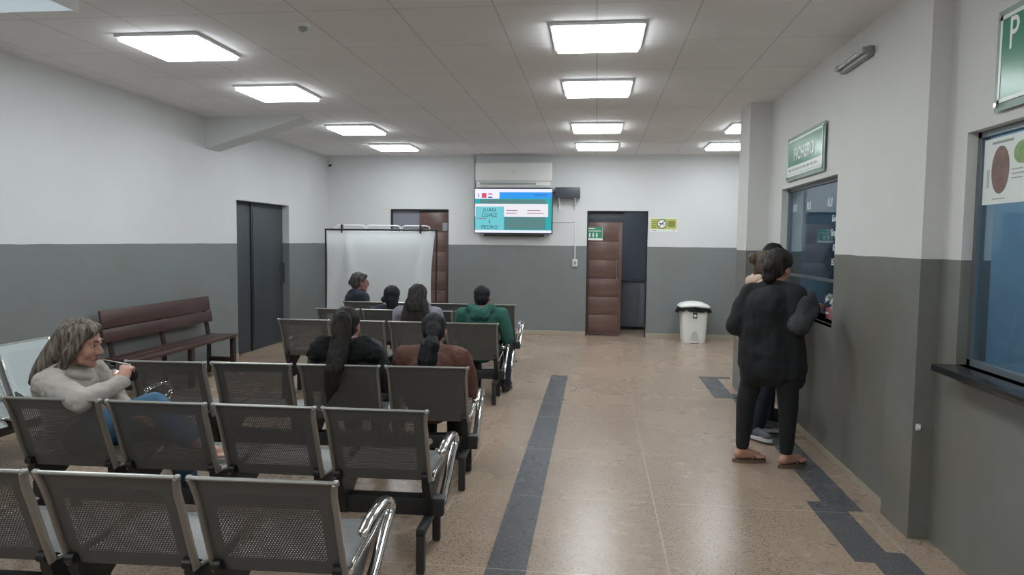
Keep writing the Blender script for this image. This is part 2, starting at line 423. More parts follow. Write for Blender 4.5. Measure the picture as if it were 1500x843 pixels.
# dark terrazzo bands set in the floor
bm = NB(); box(bm, (-.5075, YF, -.01), (-.309, 8.283, .0012)); struct('floor_inlay_aisle', bm, M['inlay'])
bm = NB()
for a, b, z in (((1.42, 4.32), (1.62, 7.40), .0012), ((1.325, 3.62), (1.525, 4.45), .0014), ((1.42, 1.2), (1.62, 3.75), .0016),
                ((1.24, 7.34), (1.45, 8.51), .0014), ((1.45, 7.34), (1.60, 7.56), .0012), ((1.45, 8.41), (1.60, 8.51), .0012)):
    box(bm, (*a, -.01), (*b, z))
struct('floor_inlay_wall', bm, M['inlay'])

# ---- left double door (slate panels set into the wall)
def part(name, fn, m, parent, smooth=True):
    bm = NB(); fn(bm); return obj(name, bm, m, parent, smooth)
d = bpy.data.objects.new('door_1', None); C.objects.link(d); d['kind'] = 'structure'; d.location = (XL, 9.51, 0)
for y0, y1 in ((-.785, -.215), (-.205, .785)):
    part('leaf', lambda b: (box(b, (-.15, y0, .01), (-.105, y1, 2.09), .004), box(b, (-.105, y0+.05, .15), (-.098, y1-.05, 1.98), .003)), M['darkdoor'], d)
part('jamb', lambda b: (box(b, (-.19, -.79, 0), (-.09, -.775, 2.10)), box(b, (-.19, -.775, 2.085), (-.09, .79, 2.10))), M['darkdoor'], d, False)
part('meeting_strip', lambda b: box(b, (-.105, -.235, .01), (-.088, -.19, 2.09), .004), M['blackmetal'], d)
part('handle', lambda b: (tube(b, [(-.1, .70, 1.22), (-.05, .70, 1.22), (-.05, .70, .92), (-.1, .70, .92)], .011, 8)), M['legmetal'], d)

# ---- back doorway on the right, wooden sliding leaf half open
d = bpy.data.objects.new('door_2', None); C.objects.link(d); d['kind'] = 'structure'; d.location = (.34, YB, 0)
def leaf(b):
    box(b, (-.50, .075, .02), (.085, .115, 1.93), .004)
    for i in range(6):
        z0 = .06+i*.31
        box(b, (-.46, .066, z0), (.03, .08, z0+.295), .006)
part('leaf', leaf, M['doorwood'], d)
hd = part('pull_handle', lambda b: (tube(b, [(.0, .066, 1.31), (.0, .03, 1.30), (.0, .03, .94), (.0, .066, .93)], .008, 8)), M['silver'], d)
part('frame', lambda b: (box(b, (-.505, .02, 0), (-.485, .17, 2.12)), box(b, (.49, .02, 0), (.505, .17, 2.12)), box(b, (-.485, .02, 2.10), (.49, .17, 2.12))), M['legmetal'], d, False)
part('transom_panel', lambda b: box(b, (-.485, .085, 1.93), (.12, .11, 2.10), .003), M['ups'], d)
# ---- back doorway on the left
d = bpy.data.objects.new('door_3', None); C.objects.link(d); d['kind'] = 'structure'; d.location = (-3.055, YB, 0)
def leaf3(b):
    box(b, (-.02, .075, .02), (.50, .115, 2.09), .004)
    for i in range(6): box(b, (.03, .066, .06+i*.335), (.45, .08, .06+i*.335+.32), .006)
part('leaf', leaf3, M['doorwood'], d)
part('frame', lambda b: (box(b, (-.515, .02, 0), (-.495, .17, 2.13)), box(b, (.495, .02, 0), (.515, .17, 2.13)), box(b, (-.495, .02, 2.11), (.495, .17, 2.13))), M['legmetal'], d, False)
part('side_panel', lambda b: box(b, (-.495, .09, .01), (-.02, .11, 2.11)), mat('grey_lilac_panel', (.22, .225, .27, 1), .5), d)
# dim room behind the back wall
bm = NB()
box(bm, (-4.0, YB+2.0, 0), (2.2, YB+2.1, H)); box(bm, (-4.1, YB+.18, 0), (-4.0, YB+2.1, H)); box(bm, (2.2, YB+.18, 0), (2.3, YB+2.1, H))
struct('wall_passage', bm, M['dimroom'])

t = thing('ceiling_light', 'added unseen ceiling light that brightens the passage behind the back wall doorways', 'ceiling light', (-.2, YB+1.1, H))  # unseen lamp added to lift the tone of the passage
part('frame', lambda b: box(b, (-.3, -.3, -.03), (.3, .3, 0), .004), M['lampframe'], t)
part('diffuser', lambda b: box(b, (-.27, -.27, -.034), (.27, .27, -.03)), mat('passage_fill_diffuser', (.9, .9, .9, 1), emis=(.8, .9, 1, 1), estr=11.), t)
# things seen dimly through the doorway
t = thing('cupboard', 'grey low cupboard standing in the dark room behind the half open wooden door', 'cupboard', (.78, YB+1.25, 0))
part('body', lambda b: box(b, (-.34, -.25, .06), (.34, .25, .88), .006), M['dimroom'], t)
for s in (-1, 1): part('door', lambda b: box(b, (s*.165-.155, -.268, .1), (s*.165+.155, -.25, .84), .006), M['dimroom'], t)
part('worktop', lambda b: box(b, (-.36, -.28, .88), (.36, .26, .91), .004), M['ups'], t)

# ------------------------------------------------------------------ right wall windows
def window(n, y0, y1, z0, z1, x, thick):
    w = bpy.data.objects.new(f'window_{n}', None); C.objects.link(w); w['kind'] = 'structure'; w.location = (x, (y0+y1)/2, z0)
    hy, hz = (y1-y0)/2, z1-z0; fx = thick*.5
    def frame(b):
        f = .03
        box(b, (fx-.02, -hy, 0), (fx+.02, -hy+f, hz)); box(b, (fx-.02, hy-f, 0), (fx+.02, hy, hz))
        box(b, (fx-.02, -hy, hz-f), (fx+.02, hy, hz)); box(b, (fx-.02, -hy, 0), (fx+.02, hy, f))
    part('window_frame', frame, M['alu'], w, False)
    part('pane', lambda b: box(b, (fx-.004, -hy+.03, .03), (fx+.004, hy-.03, hz-.03)), M['glass'], w, False)
    return w
w1 = window(1, 2.25, 3.76, 1.0, 2.16, XN, .14)
bm = NB(); box(bm, (-.12, -.755, -.035), (.13, .75, .0), .004); obj('sill', bm, M['granite'], w1); 
# far window: glass stops above the counter
w2 = bpy.data.objects.new('window_2', None); C.objects.link(w2); w2['kind'] = 'structure'; w2.location = (XR, 6.245, 1.0)
def fr2(b):
    hy, hz, f = .785, 1.12, .03
    for a, c in (((.06, -hy, 0), (.10, -hy+f, hz)), ((.06, hy-f, 0), (.10, hy, hz)), ((.06, -hy, hz-f), (.10, hy, hz)), ((.065, -hy, .30), (.095, hy, .325))): box(b, a, c)
part('window_frame', fr2, M['alu'], w2, False)
part('pane', lambda b: box(b, (.076, -.755, .325), (.084, .755, 1.09)), M['glass'], w2, False)
part('counter', lambda b: box(b, (.0, -.785, -.03), (.55, .785, .0), .004), M['granite'], w2)
for k, (s, y, z, sz) in enumerate((('RUI', .58, .93, .10), ('RUI', .16, .93, .10), ('RUI', -.40, .93, .10), ('Ginecol.', -.56, .80, .075), ('Ecografía', -.56, .69, .075), ('RX', -.545, .57, .075), ('ECG', -.545, .46, .075))):
    text('lettering', s, sz, (XR+.074, 6.245+y, 1.0+z), FACE_LEFT, M['sign_white'], w2, sx=.75)

# offices behind the windows
bm = NB()
box(bm, (3.3, YF, 0), (3.4, 7.8, H)); box(bm, (1.96, 7.70, 0), (3.3, 7.80, H)); box(bm, (1.96, 4.1, 0), (3.3, 4.2, H)); box(bm, (1.96, 1.2, 0), (3.3, 1.3, H))
struct('wall_office', bm, M['office'])
for lx, ly, lab in ((2.65, 3.1, 'square ceiling light inside the office behind the near window'), (2.65, 5.2, 'square ceiling light inside the office behind the reception window')):
    t = thing('ceiling_light', lab, 'ceiling light', (lx, ly, H))
    part('frame', lambda b: box(b, (-.3, -.3, -.03), (.3, .3, 0), .004), M['lampframe'], t)
    part('diffuser', lambda b: box(b, (-.27, -.27, -.034), (.27, .27, -.03)), mat('office_diffuser', (.9, .9, .9, 1), emis=(.75, .9, 1, 1), estr=9.), t)
t = thing('cabinet', 'tall dark blue cabinet added behind the near window, standing in for a reflection', 'cabinet', (2.98, 3.0, 0))  # made-up cabinet, gives the dark blue reflection seen in the glass
part('body', lambda b: box(b, (-.2, -.62, .0), (.3, .62, 1.85), .006), M['officedark'], t)
for s in (-1, 1):
    dd = part('door', lambda b: box(b, (-.22, s*.31-.29, .08), (-.2, s*.31+.29, 1.80), .004), M['officedark'], t)
    part('handle', lambda b: box(b, (-.24, s*.06-.01, .9), (-.22, s*.06+.01, 1.05), .003), M['silver'], dd)
t = thing('cabinet', 'slate blue cabinet behind the reception window, at its far side', 'cabinet', (2.75, 6.95, 0))
part('body', lambda b: box(b, (-.3, -.55, .0), (.3, .55, 1.85), .006), M['officedark'], t)
part('door', lambda b: box(b, (-.32, -.52, .08), (-.3, .52, 1.80), .004), mat('slate_door', (.22, .27, .36, 1), .5), t)
t = thing('desk_monitor', 'black computer monitor on the reception counter behind the glass', 'monitor', (2.12, 5.62, 1.0), R(60))
part('screen', lambda b: box(b, (-.24, -.02, .10), (.24, .02, .40), .006), M['screenframe'], t)
part('stand', lambda b: (cyl(b, (0, .02, .0), (0, .02, .2), .018), box(b, (-.11, -.08, 0), (.11, .09, .014), .004)), M['blackplastic'], t)
t = thing('gift_box', 'small red box with a dusty pink label on the reception counter', 'box', (1.92, 5.75, 1.0))
part('body', lambda b: box(b, (-.06, -.17, 0), (.06, .17, .09), .004), M['red'], t)
part('label_patch', lambda b: box(b, (-.064, -.01, -.0), (-.06, .09, .10)), M['pinkpaper'], t)
part('ribbon', lambda b: box(b, (-.063, -.172, .04), (.063, .172, .052)), M['paper'], t)
t = thing('paper', 'crumpled white paper held over the reception counter', 'paper', (1.80, 5.62, 1.165))
def crumple(b):
    random.seed(3); g = {}
    for i in range(7):
        for j in range(7):
            g[i, j] = b.verts.new((i*.018-.05+random.uniform(-.006, .006), j*.022-.06, random.uniform(-.03, .03)+.02*math.sin(i*1.7)))
    for i in range(6):
        for j in range(6): b.faces.new((g[i, j], g[i+1, j], g[i+1, j+1], g[i, j+1]))
    bmesh.ops.solidify(b, geom=b.faces[:], thickness=.0012)
    xform(b, Matrix.Rotation(R(60), 4, 'Y'))
part('sheet', crumple, M['paper'], t)

# poster on the near window glass
t = thing('poster', 'white food poster stuck to the top of the near window glass', 'poster', (XN+.063, 3.10, 1.80))
part('sheet', lambda b: box(b, (-.001, -.60, 0), (.0, .62, .315)), M['paper'], t)
def disc(y, z, ry, rz, x=-.003):
    def f(b):
        vs = [b.verts.new((x, y+ry*math.cos(q), z+rz*math.sin(q))) for q in (2*PI*i/32 for i in range(32))]
        w = [b.verts.new((x+.002, v.co.y, v.co.z)) for v in vs]
        b.faces.new(vs[::-1]); b.faces.new(w)
        for i in range(32): b.faces.new((vs[i], vs[(i+1) % 32], w[(i+1) % 32], w[i]))
        bmesh.ops.recalc_face_normals(b, faces=b.faces[:])
    return f
part('dish_print', disc(.475, .16, .072, .112), M['food_brown'], t, False)
part('salad_print', disc(.30, .225, .07, .052), M['food_green'], t, False)
part('heading_print', lambda b: box(b, (-.002, .38, .285), (-.001, .55, .297)), M['sign_grey'], t, False)
part('caption_print', lambda b: box(b, (-.002, .43, .022), (-.001, .53, .027)), M['sign_grey'], t, False)
part('side_print', lambda b: box(b, (-.002, .565, .08), (-.001, .588, .17)), M['pale_print'], t, False)
for i in range(3): part('text_line', lambda b: box(b, (-.002, .30-.02*(i % 2), .11+i*.02), (-.001, .38, .115+i*.02)), M['sign_grey'], t, False)

# acrylic signs on the right wall
def wall_sign(name, lab, x, y0, y1, z0, z1):
    t = thing(name, lab, 'sign', (x, (y0+y1)/2, z0)); hy, hz = (y1-y0)/2, z1-z0
    part('backing_plate', lambda b: box(b, (-.022, -hy, 0), (-.016, hy, hz), .002), M['acrylic'], t)
    part('green_panel', lambda b: box(b, (-.026, -hy+.035, .035), (-.0225, hy-.035, hz-.03)), M['green'], t, False)
    def trim(b):
        for a, c in ((.035, .052), (hz-.047, hz-.03)): box(b, (-.028, -hy+.035, a), (-.026, hy-.035, c))
        for s in (-1, 1): box(b, (-.028, s*(hy-.043)-.008, .035), (-.026, s*(hy-.043)+.008, hz-.03))
    part('white_border', trim, M['sign_white'], t, False)
    for sy in (-1, 1):
        for z in (.03, hz-.03): part('standoff', lambda b: (cyl(b, (0, sy*(hy-.03), z), (-.034, sy*(hy-.03), z), .012, n=14)), M['silver'], t)
    return t
s1 = wall_sign('wall_sign', 'green acrylic sign reading FICHERO above the reception window', XR, 5.72, 6.80, 2.17, 2.56)
text('lettering', 'FICHERO', .15, (XR-.028, 6.26, 2.385), FACE_LEFT, M['sign_white'], s1, sx=.92, bold=.003, spacing=1.08)
part('lower_strip', lambda b: box(b, (-.0275, -.50, .055), (-.026, .50, .125)), M['sign_white'], s1, False)
part('strip_print', lambda b: [box(b, (-.0285, .36-i*.105, .08), (-.0275, .44-i*.105, .10)) for i in range(8)], M['sign_grey'], s1, False)
s2 = wall_sign('wall_sign', 'green acrylic sign cut off at the picture edge, starting with the letter P', XN, 2.42, 3.50, 2.21, 2.66)
text('lettering', 'P', .20, (XN-.027, 3.36, 2.53), FACE_LEFT, M['sign_white'], s2, sx=.75, bold=.001)
# tube lamp on right wall
t = thing('emergency_lamp', 'slim silver tube lamp fixed high on the right wall near the ceiling', 'wall lamp', (XR, 5.12, 2.855))
part('housing', lambda b: box(b, (-.045, -.27, -.032), (0, .27, .035), .012), mat('lamp_grey', (.27, .27, .255, 1), .4), t)
part('tube', lambda b: tube(b, [(-.058, -.24, .006), (-.058, .24, .006)], .014, 12), M['silver'], t)
for s in (-1, 1): part('end_cap', lambda b: box(b, (-.075, s*.25-.018, -.014), (-.04, s*.25+.018, .026), .006), M['sign_grey'], t)
t = thing('wall_hook', 'tiny white plastic hook low on the near pillar edge', 'hook', (1.74, 3.955, .62))
part('hook', lambda b: (box(b, (-.012, -.012, -.018), (.012, 0, .018), .004), tube(b, [(0, -.01, .006), (0, -.03, .0), (0, -.03, .014)], .004, 8)), M['white_plastic'], t)

# ------------------------------------------------------------------ ceiling things
def light_panel(x, y, lab, grp):
    t = thing('ceiling_light', lab, 'ceiling light', (x, y, H), 0, grp)
    def fr(b):
        for a, c in (((-.315, -.315, -.022), (.315, -.29, 0)), ((-.315, .29, -.022), (.315, .315, 0)), ((-.315, -.29, -.022), (-.29, .29, 0)), ((.29, -.29, -.022), (.315, .29, 0))): box(b, a, c, .003)
    part('frame', fr, M['lampframe'], t)
    part('diffuser', lambda b: box(b, (-.295, -.295, -.045), (.295, .295, -.002), .006), M['lamp'], t, False)
    return t
ordn = ('nearest', 'second', 'third', 'farthest')
for i, y in enumerate((5.04, 6.68, 8.95, 10.68)):
    light_panel(-3.14, y, f'lit square ceiling panel over the seat rows, {ordn[i]} of that left column', 'ceiling lights over the seats')
    light_panel(-.02, y, f'lit square ceiling panel over the aisle, {ordn[i]} of that middle column', 'ceiling lights over the aisle')
for i, y in enumerate((9.05, 10.72)):
    light_panel(1.91, y, ('lit ceiling panel mostly hidden by the far pillar, the nearer of two', 'lit ceiling panel partly cut by the far pillar, closest to the back wall')[i], 'ceiling lights behind the far pillar')
for x in (-3.14, -.02):
    for y in (2.7, .4, -1.6):
        light_panel(x, y, 'lit square ceiling panel behind the camera position', 'ceiling lights outside the view')
t = thing('smoke_detector', 'small round white smoke detector on the ceiling between the light columns', 'smoke detector', (-2.0, 4.63, H))
part('base', lambda b: cyl(b, (0, 0, 0), (0, 0, -.022), .052, .050, 24), M['white_plastic'], t)
part('sensor', lambda b: (cyl(b, (0, 0, -.022), (0, 0, -.038), .033, .028, 20), cyl(b, (0, 0, -.038), (0, 0, -.05), .014, .011, 16)), M['sign_grey'], t)
t = thing('hung_box', 'pale box with an added glow hung under the ceiling in the top corner above the seats', 'hung box', (-3.42, 3.50, H))
part('body', lambda b: box(b, (-.5, -.2, -.185), (.5, .2, 0), .02, 4), mat('hung_box_added_glow', (.7, .75, .78, 1), .5, emis=(.62, .80, .88, 1), estr=.28), t)  # faint glow added to brighten an unidentified hung box, no known lamp
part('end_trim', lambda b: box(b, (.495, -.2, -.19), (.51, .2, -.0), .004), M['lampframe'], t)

# ------------------------------------------------------------------ back wall things
t = thing('air_conditioner', 'white split air conditioner high on the back wall above the television', 'air conditioner', (-1.40, YB, 2.49))
part('body', lambda b: box(b, (-.645, -.21, .10), (.645, 0, .42), .03, 4), M['white_plastic'], t)
part('lower_body', lambda b: box(b, (-.62, -.18, .0), (.62, 0, .13), .02, 3), M['white_plastic'], t)
part('outlet_slot', lambda b: box(b, (-.57, -.186, .045), (.38, -.17, .085), .004), M['sign_grey'], t)
part('louvre', lambda b: box(b, (-.57, -.20, .03), (.60, -.17, .045), .004), M['white_plastic'], t)
part('badge', lambda b: box(b, (-.02, -.212, .26), (.02, -.209, .268)), M['sign_grey'], t, False)

t = thing('television', 'wall television showing a patient call screen on the back wall', 'television', (-1.405, YB-.11, 1.72))
part('bezel', lambda b: box(b, (-.665, -.03, 0), (.665, .03, .765), .008), M['screenframe'], t)
part('bracket', lambda b: box(b, (-.2, .03, .2), (.2, .10, .55)), M['blackmetal'], t)
part('lower_bar', lambda b: box(b, (-.50, -.02, -.045), (.52, .03, .002), .004), M['blackplastic'], t)
TV = {'white': (.62, .63, .80, 1), 'blue': (.01, .22, .62, 1), 'teal': (.0, .27, .29, 1), 'dark': (.06, .15, .15, 1), 'cyan': (.10, .40, .45, 1), 'pale': (.60, .58, .62, 1)}
scr = part('screen', lambda b: box(b, (-.65, -.0315, .015), (.65, -.0295, .75)), emi('tv_teal', TV['teal'], .95), t, False)
def rect(nm, x0, x1, z0, z1, c, s=.95, lay=1):
    o = part(nm, lambda b: box(b, (x0, -.0315-.0006*lay, z0), (x1, -.0315-.0006*lay+.0003, z1)), emi('tv_'+nm+str(random.random())[2:6], c, s), scr, False); return o
rect('header_band', -.65, .65, .695, .75, TV['white'])
rect('logo_field', -.65, -.235, .585, .70, TV['white'], .95, 2)
rect('time_bar', -.235, .65, .59, .695, TV['blue'])
rect('grey_band', -.56, .55, .505, .575, TV['dark'])
rect('white_field', -.65, .59, .285, .50, TV['pale'])
rect('dark_field', -.14, .55, .075, .28, TV['dark'])
rect('call_box', -.64, -.155, .06, .455, TV['cyan'], .95, 2)
rect('footer_band', -.65, .65, .015, .06, TV['white'])
rect('red_emblem', -.535, -.455, .60, .68, (.55, .05, .10, 1), .8, 3)
rect('flag_red', -.43, -.355, .655, .675, (.60, .03, .06, 1), .8, 3); rect('flag_blue', -.43, -.355, .60, .62, (.02, .05, .35, 1), .8, 3)
rect('grey_icon', -.60, -.58, .61, .67, (.25, .25, .35, 1), .8, 3)
inkm = emi('tv_ink', (.01, .03, .05, 1), .5)
TL = V(t.location)
for s, sz, x, z, sx in (('JUAN', .085, -.40, .395, 1.05), ('LOPEZ', .085, -.40, .305, 1.05), ('5', .085, -.40, .20, 1), ('PEDRO', .085, -.40, .105, 1.05), ('8:57:38 AM', .045, .46, .645, 1)):
    lt = text('lettering', s, sz, TL+V((x, -.0340, z)), FACE_CAM, inkm, scr, sx=sx, depth=.0002)
    lt.matrix_basis = Matrix.Translation(V((x, -.0340, z))) @ FACE_CAM.to_4x4() @ Matrix.Diagonal((sx, 1, 1, 1))
def lines(b):
    for x0, x1, z in ((-.12, .08, .385), (-.12, .06, .34), (.24, .46, .385), (.24, .52, .34), (-.61, -.46, .245)): box(b, (x0, -.0340, z), (x1, -.0336, z+.012))
part('small_print', lines, emi('tv_small_print', (.35, .12, .18, 1), .6), scr, False)

t = thing('power_supply_box', 'dark grey box on two white brackets beside the television', 'box', (-.495, YB, 2.29))
part('body', lambda b: box(b, (-.205, -.17, .03), (.205, -.02, .21), .008), M['ups'], t)
for x in (-.145, .125):
    part('bracket', lambda b: (box(b, (x-.014, -.02, -.155), (x+.014, 0, .03), .003), box(b, (x-.012, -.17, .018), (x+.012, 0, .03), .002), tube(b, [(x, -.13, .02), (x, -.01, -.11)], .008, 8)), M['white_paint'], t)
part('plug_lead', lambda b: tube(b, [(-.20, -.08, .13), (-.235, -.07, .12), (-.25, -.03, .14), (-.27, -.02, .12)], .008, 8, 4), M['blackplastic'], t)
t = thing('cable_conduit', 'thin white conduit running down the back wall to a socket', 'conduit', (-.36, YB, 1.21))
part('duct', lambda b: (box(b, (-.008, -.014, .09), (.008, 0, .73), .002), box(b, (-.42, -.014, .715), (.008, 0, .73), .002)), M['white_plastic'], t)
sk = part('socket_box', lambda b: box(b, (-.04, -.035, -.03), (.045, 0, .09), .006), M['white_plastic'], t)
part('socket_face', lambda b: box(b, (-.02, -.038, .0), (.025, -.034, .06), .004), M['sign_grey'], sk)
t = thing('cable_conduit', 'dark vertical conduit at the left side of the air conditioner', 'conduit', (-2.085, YB, 2.05))
part('duct', lambda b: box(b, (-.012, -.016, .30), (.012, 0, .99), .002), M['sign_grey'], t)
t = thing('security_camera', 'tiny black camera in the far left ceiling corner', 'camera', (-4.64, YB, 2.90))
part('mount', lambda b: box(b, (-.02, -.02, -.02), (.02, 0, .04), .004), M['white_plastic'], t)
part('camera_body', lambda b: (tube(b, [(.0, -.01, -.01), (.01, -.09, -.03)], .02, 12)), M['blackplastic'], t)

t = thing('warning_sign', 'yellow no smoking style sign on the back wall right of the doorway', 'sign', (1.10, YB, 1.78))
part('plate', lambda b: box(b, (-.225, -.004, 0), (.225, 0, .225)), M['sign_white'], t, False)
part('yellow_field', lambda b: box(b, (-.215, -.006, .04), (.215, -.004, .215)), M['yellow'], t, False)
def ring(b):
    n = 32; c = V((-.03, 0, .13))
    for r0, r1, y in ((.066, .080, -.0085),):
        a = [b.verts.new((c.x+r0*math.cos(q), y, c.z+r0*math.sin(q))) for q in (2*PI*i/n for i in range(n))]
        d2 = [b.verts.new((c.x+r1*math.cos(q), y, c.z+r1*math.sin(q))) for q in (2*PI*i/n for i in range(n))]
        for i in range(n): b.faces.new((a[i], a[(i+1) % n], d2[(i+1) % n], d2[i]))
    box(b, (-.03-.066, -.0088, .124), (-.03+.066, -.0083, .136), rot=Matrix.Rotation(R(-45), 3, 'Y'))
part('disc', lambda b: cyl(b, (-.03, -.006, .13), (-.03, -.0075, .13), .072, n=32), M['sign_white'], t, False)
part('prohibition_ring', ring, M['print_dark'], t, False)
part('cigarette', lambda b: box(b, (-.075, -.0082, .122), (.015, -.0078, .138), rot=Matrix.Rotation(R(8), 3, 'Y')), M['print_dark'], t, False)
part('print_lines', lambda b: [box(b, (-.195, -.0066, .06+i*.034), (-.115, -.006, .074+i*.034)) for i in range(4)]+[box(b, (.07, -.0066, .075), (.185, -.006, .18)), box(b, (-.19, -.0046, .015), (-.12, -.004, .025)), box(b, (.15, -.0046, .015), (.19, -.004, .025))], M['print_olive'], t, False)

t = thing('restroom_sign', 'small green sign with white figures on the half open wooden door', 'sign', (-.03, YB, 1.625))
part('plate', lambda b: box(b, (-.13, .060, 0), (.13, .0655, .22)), M['sign_white'], t, False)
part('green_field', lambda b: box(b, (-.13, .0585, .035), (.125, .060, .22)), M['green_dull'], t, False)
def figs(b):
    for x in (-.09, -.03, .03):
        cyl(b, (x, .0585, .112), (x, .057, .112), .012, n=12)
        box(b, (x-.013, .057, .065), (x+.013, .0585, .10)); box(b, (x-.009, .057, .045), (x-.002, .0585, .066)); box(b, (x+.002, .057, .045), (x+.009, .0585, .066))
part('figures', figs, M['sign_white'], t, False)
part('print_lines', lambda b: (box(b, (-.12, .057, .19), (.0, .0585, .205)), box(b, (-.12, .057, .15), (.10, .0585, .162))), M['sign_white'], t, False)
t = thing('door_sign', 'tiny sign on the dark door leaf behind the white screen', 'sign', (-2.60, YB, 1.76))
part('plate', lambda b: box(b, (-.055, .055, 0), (.03, .066, .14)), M['sign_grey'], t, False)

# pedal bin
t = thing('pedal_bin', 'white pedal bin with a black liner against the back wall', 'waste bin', (1.575, 11.52, 0))
def binbody(b):
    lv = []
    for z, sx, sy in ((0, .185, .16), (.02, .19, .165), (.55, .215, .19), (.56, .215, .19)):
        ring_ = []
        for i in range(32):
            q = 2*PI*i/32; cx, sn = math.cos(q), math.sin(q); e = .35
            ring_.append(b.verts.new((sx*math.copysign(abs(cx)**e, cx), sy*math.copysign(abs(sn)**e, sn), z)))
        lv.append(ring_)
    for a, c in zip(lv, lv[1:]):
        for i in range(32): b.faces.new((a[i], a[(i+1) % 32], c[(i+1) % 32], c[i]))
    b.faces.new(lv[0][::-1]); b.faces.new(lv[-1])
part('body', binbody, M['bin_white'], t)
def lid(b):
    rings_ = []
    for k_, (s, z) in enumerate(((1.09, .575), (1.10, .595), (.95, .625), (.6, .645), (.2, .652))):
        rr = []
        for i in range(32):
            q = 2*PI*i/32; cx, sn = math.cos(q), math.sin(q); e = .4
            x = .225*s*math.copysign(abs(cx)**e, cx)
            rr.append(b.verts.new((x, .20*s*math.copysign(abs(sn)**e, sn), z+.012*math.cos(x*9)-.09*max(0, x)*.35)))
        rings_.append(rr)
    for a, c in zip(rings_, rings_[1:]):
        for i in range(32): b.faces.new((a[i], a[(i+1) % 32], c[(i+1) % 32], c[i]))
    b.faces.new(rings_[0][::-1]); b.faces.new(rings_[-1])
part('lid', lid, M['bin_white'], t)
def liner(b):
    random.seed(5); top, bot = [], []
    for i in range(64):
        q = 2*PI*i/64; cx, sn = math.cos(q), math.sin(q); e = .4
        w = 1.0+.03*math.sin(i*1.9); hang = .05+.035*abs(math.sin(i*.55))+(.03 if cx < -.7 else 0)
        px, py = math.copysign(abs(cx)**e, cx), math.copysign(abs(sn)**e, sn)
        top.append(b.verts.new((.236*px, .21*py, .585-.03*max(0, px)))); bot.append(b.verts.new((.255*w*px+(-.025 if cx < -.6 else .02*(cx > .6)), .222*w*py, .585-hang-.02*max(0, px))))
    for i in range(64): b.faces.new((top[i], top[(i+1) % 64], bot[(i+1) % 64], bot[i]))
    bmesh.ops.solidify(b, geom=b.faces[:], thickness=.004)
part('bin_liner', liner, M['blackplastic'], t)
def arch(b):
    poly = [(-.055, .0), (.055, 0)]+[(.055*math.cos(q)*(1 if q < 9 else 1), .06+.13*math.sin(q)) for q in (PI*i/14 for i in range(15))]
    lo = [b.verts.new((x, -.185-.0*z, z+.004)) for x, z in poly]; hi = [b.verts.new((x*.97, -.15, z+.004)) for x, z in poly]
    b.faces.new(lo)
    for i in range(len(poly)): b.faces.new((lo[i], lo[(i+1) % len(poly)], hi[(i+1) % len(poly)], hi[i]))
    bmesh.ops.recalc_face_normals(b, faces=b.faces[:])
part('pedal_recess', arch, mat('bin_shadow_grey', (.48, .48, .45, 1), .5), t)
part('pedal', lambda b: box(b, (-.055, -.215, .008), (.055, -.17, .028), .006), M['bin_white'], t)
st = part('sticker', lambda b: box(b, (-.033, -.194, .40), (.033, -.186, .49), .002), M['print_dark'], t)
part('sticker_disc', lambda b: cyl(b, (0, -.193, .44), (0, -.1965, .44), .024, n=20), M['sign_white'], st)

# ------------------------------------------------------------------ privacy screen
t = thing('privacy_screen', 'white sheet hung on a dark frame in front of the folding screen', 'privacy screen', (-3.10, 9.80, 0))
def pf(b):
    tube(b, [(-.815, 0, .03), (-.815, 0, 1.735)], .013, 10); tube(b, [(.815, 0, .03), (.835, 0, 1.735)], .013, 10)
    tube(b, [(-.825, 0, 1.735), (.845, 0, 1.742)], .013, 10)
    for x in (-.815, .815): tube(b, [(x, -.28, .015), (x, .12, .015)], .013, 10); tube(b, [(x, 0, .03), (x, 0, .012)], .012, 8)
part('frame', pf, M['blackmetal'], t)
def sheet(b):
    nx, nz = 60, 40; g = []
    for j in range(nz+1):
        v = j/nz; row = []
        for i in range(nx+1):
            u = i/nx
            half_l = -.795+.01*math.sin(v*5); half_r = .815-.055*math.sin(v*PI*.9)+.0*v
            x = half_l+(half_r-half_l)*u
            z = 1.725-v*1.42-.018*math.sin(u*PI)*(1-v)
            f = .0
            for cx_ in (.17, .90):   # folds fan out from the two clips
                a = (u-cx_-(.12 if cx_ < .5 else .05)*v)/(.035+.10*v)
                f += -.060*math.exp(-a*a)*(1-.5*v)
                a = (u-cx_+(.10)*v)/(.03+.05*v)
                f += .052*math.exp(-a*a)*(1-.4*v)
            f += .012*math.sin(u*17+v*2)*(.3+v)
            row.append(b.verts.new((x, -.022+f*.8, z)))
        g.append(row)
    for j in range(nz):
        for i in range(nx): b.faces.new((g[j][i], g[j+1][i], g[j+1][i+1], g[j][i+1]))
    bmesh.ops.solidify(b, geom=b.faces[:], thickness=.003)
part('sheet', sheet, M['curtain'], t)
for x in (-.565, .60):
    part('clip', lambda b: (box(b, (x-.012, -.032, 1.69), (x+.012, .02, 1.80), .004), cyl(b, (x, -.03, 1.80), (x, .02, 1.80), .012, n=10)), M['blackplastic'], t)
t = thing('folding_screen', 'white tubular three panel folding screen behind the hung sheet', 'folding screen', (-3.10, 9.93, 0))
for x0, x1 in ((-.72, -.265), (-.245, .27), (.285, .705)):
    p_ = part('panel_frame', lambda b: tube(b, [(x0, .0, .04), (x0, 0, 1.74), (x0+.012, 0, 1.785), (x0+.05, 0, 1.80), (x1-.05, 0, 1.80), (x1-.012, 0, 1.785), (x1, 0, 1.74), (x1, 0, .04)], .0105, 10), M['white_paint'], t)
    part('cloth', lambda b: box(b, (x0+.02, -.002, .25), (x1-.02, .002, 1.72)), M['curtain'], p_, False)
    part('crossbar', lambda b: tube(b, [(x0, 0, 1.745), (x1, 0, 1.745)], .008, 8), M['white_paint'], p_)

